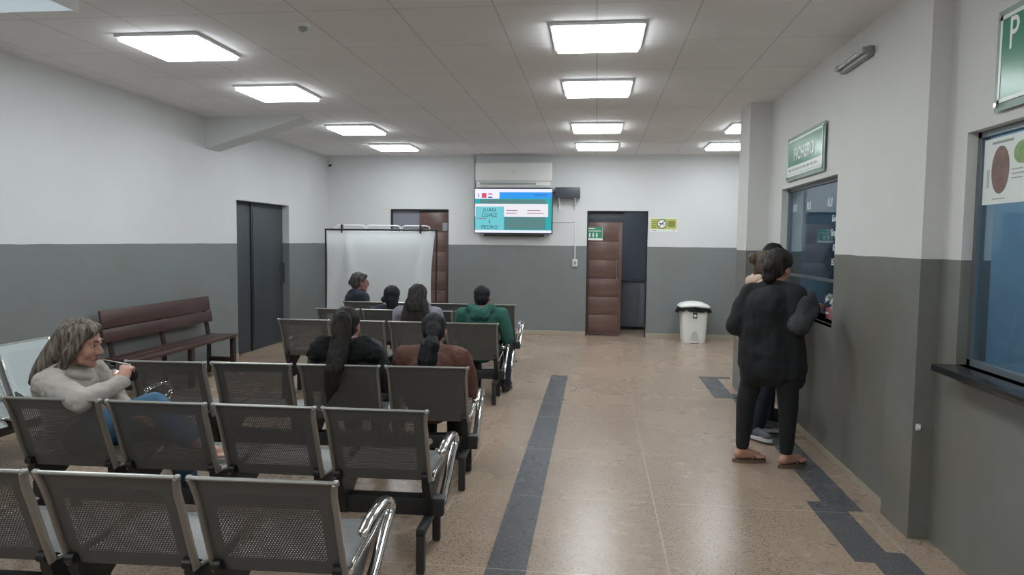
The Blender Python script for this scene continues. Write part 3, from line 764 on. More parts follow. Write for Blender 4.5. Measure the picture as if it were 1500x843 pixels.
# ------------------------------------------------------------------ waiting seats
PITCH, BW = .54, .495
BACK = [(0.0, .800), (.006, .785), (.022, .74), (.045, .68), (.072, .60), (.100, .52), (.122, .46), (.135, .425)]
SEAT = [(.150, .432), (.20, .424), (.30, .418), (.42, .425), (.52, .436), (.58, .438), (.615, .428), (.63, .405)]
def sheet_part(b, x0, x1, prof, thick=.003, cut=0.):
    L = [0.]
    for p, q in zip(prof, prof[1:]): L.append(L[-1]+math.hypot(q[0]-p[0], q[1]-p[1]))
    u1 = b.loops.layers.uv.new('metres'); u2 = b.loops.layers.uv.new('field')
    xs = [x0+(x1-x0)*i/6 for i in range(7)]
    g = [[b.verts.new((x, y, z)) for x in xs] for y, z in prof]
    info = {}
    for j, row in enumerate(g):
        for i, v in enumerate(row): info[v] = (xs[i], L[j], (xs[i]-x0)/(x1-x0), L[j]/L[-1])
    for j in range(len(g)-1):
        for i in range(6):
            f = b.faces.new((g[j][i], g[j+1][i], g[j+1][i+1], g[j][i+1]))
            for l in f.loops:
                q = info[l.vert]; l[u1].uv = (q[0], q[1]); l[u2].uv = (q[2], q[3])
def seat_row(n, style, lab, legs='black', arms=(True, True), pads=False):
    W = (n-1)*PITCH+BW; xl = -W/2
    t = thing('waiting_seats', lab, 'seats')
    backm = M['pale_steel'] if style == 'pale' else M['steel_back']
    seatm = M['pale_steel'] if style == 'pale' else M['steel_seat']
    edge = M['chrome'] if style == 'pale' else M['flange']
    bm_ = part('beam', lambda b: box(b, (xl-.03, .19, .225), (xl+W+.045, .27, .315), .006), M['blackmetal'], t)
    part('beam_plug', lambda b: cyl(b, (xl+W-.26, .1895, .272), (xl+W-.26, .1875, .272), .021, n=18), mat('plug_beige', (.38, .32, .25, 1), .6), bm_)
    for i in range(n):
        x0 = xl+i*PITCH; x1 = x0+BW
        bk = part('backrest', lambda b: sheet_part(b, x0+.012, x1-.012, BACK), backm, t)
        for s, x in ((-1, x0+.011), (1, x1-.011)):
            def sides(b):
                pts = [(x+s*(.012 if k_ == 0 else .006 if k_ == 1 else 0), y-.004, z+.002) for k_, (y, z) in enumerate(BACK)]
                tube(b, pts, .015, 8, 0, (1.25, .62), (0, 1, 0))
            part('side_rail', sides, edge, bk)
        part('top_rail', lambda b: (tube(b, [(x0-.004, -.004, .802), (x1+.004, -.004, .802)], .0075, 8), [ball(b, (x, -.004, .801), .0125, 2) for x in (x0-.002, x1+.002)]), mat('top_rail_steel', (.36, .36, .34, 1), .38, .8) if i == 0 and 'top_rail_steel' not in bpy.data.materials else bpy.data.materials['top_rail_steel'], bk)
        se = part('seat', lambda b: sheet_part(b, x0+.012, x1-.012, SEAT), seatm, t)
        for x in (x0+.011, x1-.011): part('seat_rail', lambda b: tube(b, [(x, y, z-.002) for y, z in SEAT], .012, 8, 0, (.8, .8)), edge, se)
        for s, x in ((-1, x0+.03), (1, x1-.03)):
            def br(b):
                poly = [(.115, .468), (.150, .452), (.200, .418), (.46, .418), (.46, .40), (.30, .31), (.255, .225), (.185, .225), (.165, .31), (.120, .40)]
                w = .020
                lo = [b.verts.new((x-w, y, z)) for y, z in poly]; hi = [b.verts.new((x+w, y, z)) for y, z in poly]
                b.faces.new(lo); b.faces.new(hi[::-1])
                for k_ in range(len(poly)): b.faces.new((lo[k_], hi[k_], hi[(k_+1) % len(poly)], lo[(k_+1) % len(poly)]))
                bmesh.ops.recalc_face_normals(b, faces=b.faces[:])
                cyl(b, (x-.016, .112, .452), (x+.016, .112, .452), .02, n=14)
            part('bracket', br, M['blackplastic'], t)
    for s in (-1, 1):
        x = s*(W/2-.035)
        if legs == 'black':
            lf = part('leg_frame', lambda b: (box(b, (x-.02, .02, .19), (x+.02, .44, .226), .003)), M['legmetal'], t)
            for y in (.02, .40):
                lg = part('leg', lambda b: box(b, (x-.02, y, .008), (x+.02, y+.04, .20), .003), M['legmetal'], lf)
        else:
            lf = part('leg_frame', lambda b: tube(b, [(x, -.11, .025), (x, -.02, .07), (x, .10, .17), (x, .23, .225), (x, .36, .17), (x, .46, .07), (x, .52, .025)], [.014, .018, .02, .024, .02, .018, .014], 10, 4), M['chrome'], t)
            for y in (-.11, .52):
                part('glide', lambda b: (cyl(b, (x, y, 0), (x, y, .012), .024, .022, 16), cyl(b, (x, y, .012), (x, y, .04), .009, n=8)), M['chrome'], lf)
    for s in (-1, 1):
        if not arms[0 if s < 0 else 1]: continue
        x = s*(W/2+.030)
        def arm(b):
            path = [(x, .21, .545), (x, .30, .562), (x, .42, .566), (x, .52, .553), (x+s*.004, .572, .522), (x+s*.004, .572, .48), (x, .50, .435), (x, .38, .36), (x, .27, .305), (x, .235, .28), (x, .23, .225)]
            tube(b, path, [.020, .021, .022, .022, .021, .020, .020, .020, .020, .020, .020], 12, 5, (.75, 1.15) )
            ball(b, (x, .21, .545), (.024, .016, .018), 2)
            tube(b, [(x-s*.018, .55, .50), (x-s*.03, .40, .46), (x-s*.04, .24, .43), (x-s*.03, .15, .43)], .011, 10, 5)
        am = part('armrest', arm, M['chrome'], t)
        if pads: part('arm_pad', lambda b: tube(b, [(x, .22, .563), (x, .30, .582), (x, .42, .587), (x, .53, .574)], [.02, .027, .027, .022], 12, 4, (.7, 1.2)), M['blackplastic'], am)
        else: part('arm_underside', lambda b: tube(b, [(x, .25, .533), (x, .32, .545), (x, .42, .547), (x, .50, .538)], [.012, .018, .018, .014], 10, 4, (.7, 1.1)), M['blackplastic'], am)
    return t
rowA = seat_row(4, 'grey', 'row of grey perforated steel seats cut off by the bottom of the picture')
rows = {'A': rowA}
for k_, lab in (('B', 'row of grey steel seats where the woman in the cream sweater sits'), ('C', 'row of grey steel seats where the long ponytail hangs over a backrest'),
                ('D', 'row of grey steel seats with the green hoodie person at its aisle end')):
    c = copy_tree(rowA); tag(c, lab, 'seats'); rows[k_] = c
rowE = seat_row(4, 'grey', 'row of steel seats on curved chrome legs behind the front row', 'chrome'); rows['E'] = rowE
c = copy_tree(rowE); tag(c, 'frontmost row of steel seats, in front of the white screen', 'seats'); rows['F'] = c
ROWPOS = {'A': (-1.89, 2.11, 2.5), 'B': (-1.828, 3.11, 1.6), 'C': (-1.885, 4.195, 4.0), 'D': (-2.015, 6.575, 1.5), 'E': (-2.11, 7.66, .5), 'F': (-2.09, 8.58, .3)}
for k_, (x, y, a) in ROWPOS.items():
    rows[k_].location = (x, y, 0); rows[k_].rotation_euler = (0, 0, R(a)); rows[k_]['group'] = 'rows of waiting seats'
    rows[k_].scale = ({'C': 1.04, 'D': 1.03, 'F': 1.04}.get(k_, 1.), 1, 1)
wb = seat_row(3, 'pale', 'bank of pale steel seats with black arm pads along the left wall', 'chrome', (True, True), True)
wb.location = (-4.27, 4.20, 0); wb.rotation_euler = (0, 0, R(-90))

# wooden bench
t = thing('wooden_bench', 'long reddish brown wooden bench against the left wall', 'bench', (-4.42, 6.90, 0))
for z0, z1, xx in ((.735, .905, -.165), (.60, .728, -.145)):
    part('back_slat', lambda b: box(b, (xx-.012, -.92, z0), (xx+.014, .92 if z0 > .7 else .935, z1), .004, rot=Matrix.Rotation(R(-7), 3, 'Y')), M['benchwood'], t)
for x0, x1 in ((-.13, .03), (.045, .205)):
    part('seat_plank', lambda b: box(b, (x0, -.93, .425), (x1, .93, .46), .005), M['benchwood'], t)
for y in (-.80, 0, .86):
    part('rear_post', lambda b: tube(b, [(-.135, y, .0), (-.135, y, .44), (-.215, y, .88)], .024, 4, 0, (1.2, 1.0), (1, 0, 0)), mat('dark_bench_wood', (.03, .016, .014, 1), .5) if 'dark_bench_wood' not in bpy.data.materials else bpy.data.materials['dark_bench_wood'], t)
    part('front_leg', lambda b: box(b, (.145, y-.03, 0), (.195, y+.03, .425), .004), bpy.data.materials['dark_bench_wood'], t)
    part('stretcher', lambda b: box(b, (-.12, y-.02, .14), (.15, y+.02, .19), .003), bpy.data.materials['dark_bench_wood'], t)

# ------------------------------------------------------------------ people
def capsule(bm, a, b, ra, rb, n=14):
    a, b = V(a), V(b); d = b-a; L = d.length
    if L < 1e-5: ball(bm, a, ra, 2); return
    d /= L; pts, rs = [], []
    for q in (-88, -60, -30): pts.append(a+d*ra*math.sin(R(q))); rs.append(ra*math.cos(R(q)))
    pts.append(a); rs.append(ra); pts.append(b); rs.append(rb)
    for q in (30, 60, 88): pts.append(b+d*rb*math.sin(R(q))); rs.append(rb*math.cos(R(q)))
    u = V((0, 0, 1)) if abs(d.z) < .9 else V((1, 0, 0)); u = (u-d*u.dot(d)).normalized(); w = d.cross(u); rings = []
    for p, r_ in zip(pts, rs): rings.append([bm.verts.new(p+(u*math.cos(t)+w*math.sin(t))*r_) for t in (2*PI*j/n for j in range(n))])
    for p, q in zip(rings, rings[1:]):
        for j in range(n): bm.faces.new((p[j], p[(j+1) % n], q[(j+1) % n], q[j]))
    bm.faces.new(rings[0][::-1]); bm.faces.new(rings[-1])

def vox(name, prims, material, voxel, parent=None, smooth=4, nz=None, loc=(0, 0, 0)):
    """blend capsules ('c',a,ra,b,rb) and ellipsoids ('e',c,(rx,ry,rz),rot) into one continuous surface"""
    bm = bmesh.new()
    for p in prims:
        if p[0] == 'c': capsule(bm, p[1], p[3], p[2], p[4])
        else: ball(bm, p[1], p[2], 3, p[3] if len(p) > 3 else None)
    bmesh.ops.recalc_face_normals(bm, faces=bm.faces[:])
    me = bpy.data.meshes.new('tmp'); bm.to_mesh(me); bm.free()
    o = bpy.data.objects.new('tmp', me); C.objects.link(o)
    r_ = o.modifiers.new('r', 'REMESH'); r_.mode = 'VOXEL'; r_.voxel_size = voxel; r_.use_smooth_shade = True
    s_ = o.modifiers.new('s', 'SMOOTH'); s_.iterations = smooth; s_.factor = .5
    dg = bpy.context.evaluated_depsgraph_get(); dg.update()
    m2 = bpy.data.meshes.new_from_object(o.evaluated_get(dg))
    bpy.data.objects.remove(o); bpy.data.meshes.remove(me)
    m2.name = name
    if nz:
        amp, fx, fz = nz
        for v in m2.vertices:
            c = v.co; k_ = noise.noise(V((c.x*fx, c.y*fx, c.z*fz)))+.5*noise.noise(V((c.x*fx*2.3+5, c.y*fx*2.3, c.z*fz*2.3)))
            v.co = c+v.normal*k_*amp
    m2.polygons.foreach_set('use_smooth', [True]*len(m2.polygons))
    m2.materials.clear(); m2.materials.append(material)
    q = bpy.data.objects.new(name, m2); C.objects.link(q); q.location = loc
    if parent: q.parent = parent
    return q

def head_frame(c, yaw=0, pitch=0, roll=0):
    """head looks along local +y; yaw turns to its right (clockwise from above)"""
    Rm = Matrix.Rotation(-yaw, 3, 'Z') @ Matrix.Rotation(pitch, 3, 'X') @ Matrix.Rotation(roll, 3, 'Y')
    c = V(c); return (lambda x, y, z: c+Rm @ V((x, y, z))), Rm

def head_prims(hf, s=1.):
    P, Rm = hf; q = lambda x, y, z: P(x*s, y*s, z*s); e = lambda c, r_: ('e', q(*c), tuple(v*s for v in r_), Rm)
    out = [e((0, -.014, .030), (.073, .090, .083)), e((0, .022, -.022), (.062, .066, .082)), ('c', q(-.035, .03, -.072), .026*s, q(0, .066, -.094), .020*s),
           ('c', q(.035, .03, -.072), .026*s, q(0, .066, -.094), .020*s), ('c', q(0, .076, .012), .0085*s, q(0, .102, -.028), .0125*s),
           ('c', q(-.043, .068, .024), .011*s, q(0, .079, .022), .012*s), ('c', q(.043, .068, .024), .011*s, q(0, .079, .022), .012*s),
           ('c', q(-.019, .078, -.060), .0085*s, q(.019, .078, -.060), .0085*s)]
    for k_ in (-1, 1):
        out += [e((k_*.036, .050, -.032), (.028, .028, .030)), e((k_*.012, .090, -.034), (.009, .010, .008)),
                e((k_*.075, -.008, -.010), (.010, .022, .033))]
    return out

def face_parts(hf, parent, s=1., brow=None):
    P, Rm = hf; q = lambda x, y, z: P(x*s, y*s, z*s)
    for k_ in (-1, 1):
        ey = part('eye', lambda b: ball(b, q(k_*.031, .069, .006), tuple(v*s for v in (.0135, .0085, .0085)), 2, Rm), M['sign_white'] if s > 2 else mat_eye, parent)
        part('iris', lambda b: ball(b, q(k_*.031, .0755, .006), .0062*s, 2), M['eye'], ey)
        part('eyebrow', lambda b: tube(b, [q(k_*.014, .086, .026), q(k_*.032, .083, .032), q(k_*.048, .070, .026)], [.0035*s, .0045*s, .0025*s], 8, 3), brow or M['hairbrown'], parent)
    part('lips', lambda b: (tube(b, [q(-.022, .079, -.060), q(0, .0885, -.0575), q(.022, .079, -.060)], [.003*s, .0048*s, .003*s], 8, 4), tube(b, [q(-.02, .078, -.0635), q(0, .0875, -.066), q(.02, .078, -.0635)], [.003*s, .0055*s, .003*s], 8, 4)), M['lips'], parent)
mat_eye = mat('eye_white', (.45, .43, .42, 1), .3)

def hand_prims(w, d, n, side, curl=.5, s=1.):
    """w wrist, d finger direction, n back-of-hand normal, side: unit toward the thumb"""
    w, d = V(w), V(d).normalized(); n = V(n); n = (n-d*n.dot(d)).normalized(); t = d.cross(n); t = t if t.dot(V(side)) > 0 else -t
    Rm = Matrix((t, d, n)).transposed()
    out = [('e', w+d*.045*s, (.036*s, .050*s, .014*s), Rm), ('c', w, .024*s, w+d*.04*s, .022*s)]
    for i, L in enumerate((.070, .078, .072, .056)):
        b = w+d*.082*s+t*(.028-.0185*i)*s; dirs = [d*math.cos(a)-n*math.sin(a) for a in (curl*.6, curl*1.5, curl*2.2)]; r_ = .0088*s
        for k_, fr in enumerate((.42, .33, .25)):
            e = b+dirs[k_]*L*fr*s; out.append(('c', b, r_, e, r_*.93)); b = e; r_ *= .93
    b = w+d*.022*s+t*.026*s; td = (d*.65+t*.65-n*.35).normalized(); e = b+td*.042*s
    out.append(('c', b, .0115*s, e, .0095*s)); td2 = (d*.85+t*.15-n*.45).normalized(); out.append(('c', e, .0095*s, e+td2*.028*s, .008*s))
    return out

def body_prims(J, hf, hs=1., w=1., bare=True, hands=None):
    g = lambda k_: V(J[k_]); P = hf[0]; out = []
    out += [('e', g('pelvis'), (.155*w, .115*w, .115)), ('c', g('pelvis'), .115*w, g('waist'), .105*w), ('c', g('waist'), .105*w, g('chest'), .118*w),
            ('e', g('chest'), (.150*w, .110*w, .135)), ('c', g('shL'), .050, g('neck'), .055), ('c', g('shR'), .050, g('neck'), .055),
            ('c', g('neck'), .054, P(0, -.02, -.05), .050)]
    for s in 'LR':
        out += [('c', g('chest'), .08, g('sh'+s), .055), ('c', g('sh'+s), .050, g('el'+s), .038), ('c', g('el'+s), .038, g('wr'+s), .026),
                ('c', g('pelvis'), .09*w, g('hip'+s), .088*w), ('c', g('hip'+s), .088*w, g('kn'+s), .056), ('c', g('kn'+s), .054, g('an'+s), .036)]
        a, t = g('an'+s), g('toe'+s); fd = (t-a); fd.z = 0; fd.normalize()
        zf = a.z-.06
        heel = a-fd*.03; heel.z = zf+.03; bl = a+fd*.11; bl.z = zf+.028
        out += [('c', a, .036, heel, .030), ('c', heel, .030, bl, .030), ('c', a, .034, bl, .028)]
        sd = V((fd.y, -fd.x, 0))
        for k_ in (-2, -1, 0, 1, 2):
            b = bl+sd*k_*.014; b.z = zf+.018; out.append(('c', b, .014, b+fd*(.062-.007*abs(k_)), .010))
    out += head_prims(hf, hs)
    for s in 'LR':
        h = (hands or {}).get(s)
        el, wr = g('el'+s), g('wr'+s); d = (wr-el).normalized()
        if h: out += hand_prims(wr, *h)
        else: out += hand_prims(wr, d+V((0, 0, -.15)), V((0, 0, 1)), (1 if s == 'L' else -1, 0, 0), .5)
    return out

def top_prims(J, w=1., grow=.016, sleeves=True, hem='pelvis', armr=(.056, .046, .036)):
    g = lambda k_: V(J[k_]); out = []
    out += [('c', g('waist'), .118*w+grow*.5, g('chest'), .125*w+grow), ('e', g('chest'), (.145*w+grow, .115*w+grow, .135+grow)),
            ('c', g('shL'), .055+grow, g('neck')-V((0, 0, .02)), .055+grow*.6), ('c', g('shR'), .055+grow, g('neck')-V((0, 0, .02)), .055+grow*.6),
            ('c', g('chest'), .115, (g('shL')+g('shR'))/2-V((0, 0, .05)), .085)]
    if hem: out += [('c', g('waist'), .118*w+grow*.5, g(hem), .128*w+grow), ('e', g(hem), (.165*w+grow, .125*w+grow, .10))]
    for s in 'LR':
        out += [('c', g('chest'), .085, g('sh'+s), .045+grow)]
        if sleeves: out += [('c', g('sh'+s), armr[0]+grow, g('el'+s), armr[1]+grow*.7), ('c', g('el'+s), armr[1]+grow*.7, g('wr'+s), armr[2]+grow*.3)]
    return out

def trouser_prims(J, w=1., grow=.010, down=1., r_=(.092, .066, .050)):
    g = lambda k_: V(J[k_]); out = [('e', g('pelvis'), (.160*w+grow, .120*w+grow, .11))]
    for s in 'LR':
        an = g('kn'+s).lerp(g('an'+s), down)
        out += [('c', g('pelvis'), .095*w, g('hip'+s), r_[0]*w+grow), ('c', g('hip'+s), r_[0]*w+grow, g('kn'+s), r_[1]+grow), ('c', g('kn'+s), r_[1]+grow, an, r_[2]+grow)]
    return out

def shoe_parts(J, parent, upper, sole):
    for s in 'LR':
        a, t = V(J['an'+s]), V(J['toe'+s]); fd = t-a; fd.z = 0; fd.normalize(); zf = a.z-.062
        heel = a-fd*.035; toe = a+fd*.165
        pr = [('c', a+V((0, 0, .01)), .046, heel+V((0, 0, zf-heel.z+.042)), .038), ('c', heel+V((0, 0, zf-heel.z+.042)), .038, toe+V((0, 0, zf-toe.z+.036)), .034), ('c', a, .044, toe-fd*.06+V((0, 0, zf-toe.z+.045)), .036)]
        sh = vox('shoe', pr, upper, .009, parent, 4)
        ps = []
        sd = V((fd.y, -fd.x, 0)); n = 24
        for i in range(n):
            q = 2*PI*i/n; c = a+fd*.065; p = c+fd*math.cos(q)*.145+sd*math.sin(q)*(.044+.006*math.cos(q)); ps.append((p.x, p.y))
        part('shoe_sole', lambda b: prism(b, ps, zf-.002, zf+.024), sole, sh)

def person(label, base, rz, J, head, skin, hs=1., w=1., hands=None, vx=.0085, feet_skip=False):
    hf = head_frame(J['head'], *head)
    o = vox('person', body_prims(J, hf, hs, w, hands=hands), skin, vx, None, 3, None, (base[0], base[1], 0))
    o.rotation_euler = (0, 0, rz); tag(o, label, 'person')
    return o, hf

def seated(s=1., lean=0., x=0., dz=0., spread=.10, armw=.0, head_fwd=0., sh=.17):
    """sitting pose in the row's own frame: back panel at y 0..0.14, facing +y"""
    J = {'pelvis': (0, .295, .525), 'waist': (0, .27+lean*.3, .655), 'chest': (0, .225+lean*.7, .80+dz), 'neck': (0, .205+lean, .915+dz), 'head': (0, .235+lean+head_fwd, 1.032+dz),
         'shL': (-sh, .215+lean*.9, .865+dz), 'shR': (sh, .215+lean*.9, .865+dz), 'elL': (-sh-.055-armw, .30+lean, .63+dz*.5), 'elR': (sh+.055+armw, .30+lean, .63+dz*.5),
         'wrL': (-.11, .51, .615), 'wrR': (.11, .51, .615), 'hipL': (-.09, .32, .515), 'hipR': (.09, .32, .515), 'knL': (-spread, .72, .50), 'knR': (spread, .72, .50),
         'anL': (-spread, .70, .085), 'anR': (spread, .70, .085), 'toeL': (-spread-.02, .88, .03), 'toeR': (spread+.02, .88, .03)}
    return {k_: (a+x, b, c) for k_, (a, b, c) in J.items()}

def hair_cap(hf, s=1., back=0., big=1.):
    P, Rm = hf; q = lambda x, y, z: P(x*s, y*s, z*s)
    return [('e', q(0, -.030, .040), (.083*s*big, .090*s*big, .082*s*big), Rm), ('e', q(0, -.055, -.005), (.076*s*big, .062*s*big, .085*s*big), Rm)]

def turn(J, a, keys=('waist', 'chest', 'neck', 'head', 'shL', 'shR', 'elL', 'elR', 'wrL', 'wrR')):
    p = V(J['pelvis']); Rm = Matrix.Rotation(-a, 3, 'Z'); J = dict(J)
    for k_ in keys:
        q = V(J[k_]); e = Rm @ (q-p)+p; J[k_] = (e.x, e.y, e.z)
    return J

def row_xy(k_, x, y=0.):
    X, Y, a = ROWPOS[k_]; return (X+x*math.cos(R(a)), Y+x*math.sin(R(a))), R(a)

# --- woman in cream sweater, turned sideways on her seat and drinking (row B)
bx, by = -2.75, 3.44
J = {'pelvis': (-.03, 0, .535), 'waist': (-.075, 0, .66), 'chest': (-.09, -.01, .775), 'neck': (-.065, .0, .885), 'head': (.005, -.005, 1.022),
     'shL': (-.06, .155, .835), 'shR': (-.065, -.165, .825), 'elL': (.07, .19, .66), 'elR': (.265, -.335, .79), 'wrL': (.24, .06, .62), 'wrR': (.300, -.10, .838),
     'hipL': (.04, .10, .53), 'hipR': (.04, -.06, .53), 'knL': (.36, .24, .53), 'knR': (.30, .16, .655), 'anL': (.42, .30, .115), 'anR': (.665, .0, .495), 'toeL': (.58, .33, .03), 'toeR': (.86, -.02, .455)}
hd = {'R': ((-.03, .25, .34), (.35, -.85, .55), (-1, .0, .3), 1.15), 'L': ((1, -.1, -.1), (0, 0, 1), (0, 1, 0), .5)}
o, hf = person('woman with long streaked grey hair and cream sweater sipping through a metal straw', (bx, by), 0, J, (R(80), R(-10), 0), M['skin'], 1.08, 1.02, hd, .0065)
face_parts(hf, o, 1.08, M['hairgreybrown'])
jw = {**J}
vox('sweater', top_prims(jw, 1.05, .020, True, 'pelvis', (.060, .044, .036)), M['cream'], .009, o, 5, (.011, 15, 15))
vox('jeans', trouser_prims(J, 1.0, .012, .86), M['jeans'], .011, o, 4, (.004, 18, 18))
P, Rm = hf
hp = hair_cap(hf, 1.1)+[('c', P(-.0, -.05, .06), .075, P(0, -.115, -.06), .068), ('c', P(0, -.115, -.06), .070, P(.01, -.175, -.17), .050), ('c', P(.01, -.175, -.17), .050, P(.015, -.215, -.25), .022),
      ('c', P(.060, .030, .085), .032, P(.086, .005, -.03), .032), ('c', P(.086, .0, -.03), .034, P(.080, -.045, -.135), .026), ('c', P(.080, -.045, -.135), .030, P(.055, -.12, -.19), .02),
      ('c', P(-.060, .030, .085), .030, P(-.083, .005, -.03), .026), ('c', P(-.083, .005, -.03), .030, P(-.070, -.04, -.13), .024), ('c', P(.035, .072, .078), .022, P(.075, .030, .04), .022),
      ('c', P(.02, -.02, .115), .03, P(.02, .055, .095), .026), ('c', P(-.02, -.02, .115), .03, P(-.02, .055, .095), .026)]
vox('hair', hp, M['hairgrey'], .007, o, 7, (.005, 40, 4))
part('collar', lambda b: tube(b, [P(-.06, .02, -.155), P(0, .075, -.175), P(.07, .02, -.155), P(.06, -.05, -.15)], [.022, .026, .026, .02], 10, 4), M['cream'], o)
HW = V((.265, -.10, .885))
cup = thing('drinking_gourd', 'small dark drinking cup with a metal straw in the hand of the sweater woman', 'cup', (bx+.285, by+.01, .828))
part('cup_body', lambda b: tube(b, [(0, 0, 0), (0, 0, .01), (0, 0, .04), (0, 0, .065)], [.016, .024, .029, .023], 20, 3), M['blackplastic'], cup)
MO = P(0, .096, -.066)+V((bx, by, 0))-V(cup.location)
part('straw', lambda b: tube(b, [(0, 0, .03), (-.01, .0, .085), tuple(MO)], .0036, 8), M['silver'], cup)

# --- row C: ponytail and rust jacket
(bx, by), rz = row_xy('C', .275)
J = seated(1, .0, 0, -.005, .1, .01, .0, .175)
o, hf = person('woman seen from behind with a very long dark ponytail and black fur hood', (bx, by), rz, J, (R(8), R(-8), 0), M['skin2'])
vox('jacket', top_prims(J, 1.08, .026, True, 'pelvis', (.056, .050, .040)), M['charcoal'], .012, o, 4, (.010, 12, 12))
vox('fur_hood', [('c', (-.18, .155, .855), .066, (-.13, .135, .905), .070), ('c', (-.13, .135, .895), .070, (0, .12, .81), .06), ('c', (0, .12, .81), .06, (.13, .135, .895), .070), ('c', (.13, .135, .905), .070, (.185, .155, .855), .066), ('c', (-.17, .16, .85), .055, (-.12, .30, .86), .05), ('c', (.17, .16, .85), .055, (.12, .30, .86), .05)], M['fur'], .011, o, 3, (.014, 40, 40))
vox('trousers', trouser_prims(J), M['black'], .013, o)
shoe_parts(J, o, M['darkshoe'], M['darkshoe'])
P, Rm = hf
vox('hair', hair_cap(hf, 1.03, 0, 1.03)+[('c', P(0, -.10, .03), .060, P(0, -.125, -.06), .055)], M['hairdark'], .008, o, 3, (.004, 50, 8))
vox('ponytail', [('c', (.01, .10, 1.09), .050, (0, .075, .95), .066), ('c', (0, .075, .95), .066, (-.005, .02, .85), .068), ('c', (-.005, .02, .85), .066, (-.012, -.035, .78), .050), ('c', (-.02, -.035, .78), .052, (-.03, -.036, .70), .045), ('c', (-.03, -.036, .70), .042, (-.045, -.028, .62), .024), ('c', (-.045, -.028, .62), .024, (-.065, -.02, .565), .007), ('c', (-.01, -.036, .70), .036, (-.01, -.028, .63), .008)], M['hairdark'], .007, o, 3, (.010, 45, 5))

(bx, by), rz = row_xy('C', .835)
J = seated(1, .06, 0, -.05, .1, .0, .03, .18)
o, hf = person('person in a rust brown jacket with dark tied hair at the aisle end seat', (bx, by), rz, J, (R(-5), R(-22), 0), M['skin2'])
vox('jacket', top_prims(J, 1.05, .024, True, 'pelvis', (.058, .052, .042)), M['rust'], .012, o, 4, (.012, 13, 13))
vox('trousers', trouser_prims(J), M['black'], .013, o)
shoe_parts(J, o, M['darkshoe'], M['darkshoe'])
P, Rm = hf
vox('hair', hair_cap(hf, 1.02)+[('c', P(0, -.10, .0), .05, P(0, -.125, -.05), .04)], M['hairblack'], .008, o, 3, (.004, 50, 8))
part('hair_tie', lambda b: [ball(b, P(.02*math.cos(q), -.135, -.075+.02*math.sin(q)), .014, 2) for q in (2*PI*i/7 for i in range(7))], mat('pale_hair_tie', (.45, .42, .36, 1), .8), o)
vox('ponytail', [('c', P(0, -.135, -.07), .030, P(0, -.15, -.13), .055), ('c', P(-.02, -.15, -.13), .055, P(-.03, -.13, -.22), .065), ('c', P(-.03, -.13, -.22), .065, P(-.03, -.10, -.33), .03)], M['hairblack'], .008, o, 3, (.010, 45, 6))

# --- row D: long loose hair and green hoodie
(bx, by), rz = row_xy('D', .255)
J = seated(1, .02, 0, -.005, .1, .0, .0, .18)
o, hf = person('woman seen from behind with long loose dark hair and lilac grey top', (bx, by), rz, J, (0, R(-6), 0), M['skin2'])
vox('top', top_prims(J, 1.06, .022), M['lilac'], .012, o, 4, (.006, 14, 14))
vox('trousers', trouser_prims(J), M['black'], .013, o)
shoe_parts(J, o, M['darkshoe'], M['darkshoe'])
P, Rm = hf
vox('hair', hair_cap(hf, 1.06, 0, 1.05)+[('c', P(0, -.055, .03), .092, P(0, -.085, -.10), .108), ('c', P(-.05, -.07, -.08), .075, P(-.075, -.085, -.24), .080), ('c', P(.05, -.07, -.08), .075, P(.075, -.085, -.24), .080), ('c', P(0, -.09, -.10), .09, P(0, -.085, -.28), .085)], M['hairbrown'], .008, o, 4, (.007, 42, 5))

(bx, by), rz = row_xy('D', .90)
J = seated(1, .03, 0, .0, .13, .0, .02, .19)
J['elR'] = (.265, .27, .63); J['wrR'] = (.20, .50, .60); J['anL'] = (-.10, .55, .085); J['toeL'] = (-.10, .73, .03); J['knR'] = (.19, .74, .50); J['anR'] = (.20, .66, .085); J['toeR'] = (.23, .84, .03)
o, hf = person('person in a green hooded sweatshirt seen from behind at the row end', (bx, by), rz, J, (R(4), R(-6), 0), M['skin2'])
vox('hoodie', top_prims(J, 1.06, .022, True, 'pelvis', (.056, .048, .040)), M['hoodie'], .012, o, 4, (.010, 11, 11))
vox('hood', [('c', (-.10, .185, .935), .048, (0, .11, .885), .062), ('c', (0, .11, .885), .062, (.10, .185, .935), .048), ('c', (-.10, .185, .935), .045, (-.06, .28, .925), .038), ('c', (.10, .185, .935), .045, (.06, .28, .925), .038), ('c', (-.05, .12, .86), .05, (.05, .12, .86), .05)], M['hoodie'], .010, o, 4, (.006, 20, 20))
vox('trousers', trouser_prims(J), M['navy'], .013, o)
shoe_parts(J, o, M['darkshoe'], M['darkshoe'])
vox('hair', [(q[0], *q[1:]) for q in hair_cap(hf, 1.0, 0, 1.0)], M['hairblack'], .008, o, 3, (.003, 60, 30))

# --- row E: small dark haired person
(bx, by), rz = row_xy('E', -.245)
J = seated(1, .0, 0, -.095, .09, .0, .0, .145)
o, hf = person('small dark haired person with a low side bun in front of the white screen', (bx, by), rz, J, (R(-14), 0, 0), M['skin2'], .96, .9)
vox('top', top_prims(J, .95, .018), M['navy'], .012, o, 4, (.006, 18, 18))
vox('trousers', trouser_prims(J, .95), M['black'], .013, o)
shoe_parts(J, o, M['darkshoe'], M['darkshoe'])
P, Rm = hf
vox('hair', hair_cap(hf, 1.04, 0, 1.1)+[('e', P(-.085, -.055, -.03), (.040, .04, .036), Rm), ('c', P(0, -.07, -.03), .075, P(.02, -.075, -.16), .06)], M['hairblack'], .008, o, 3, (.004, 50, 10))

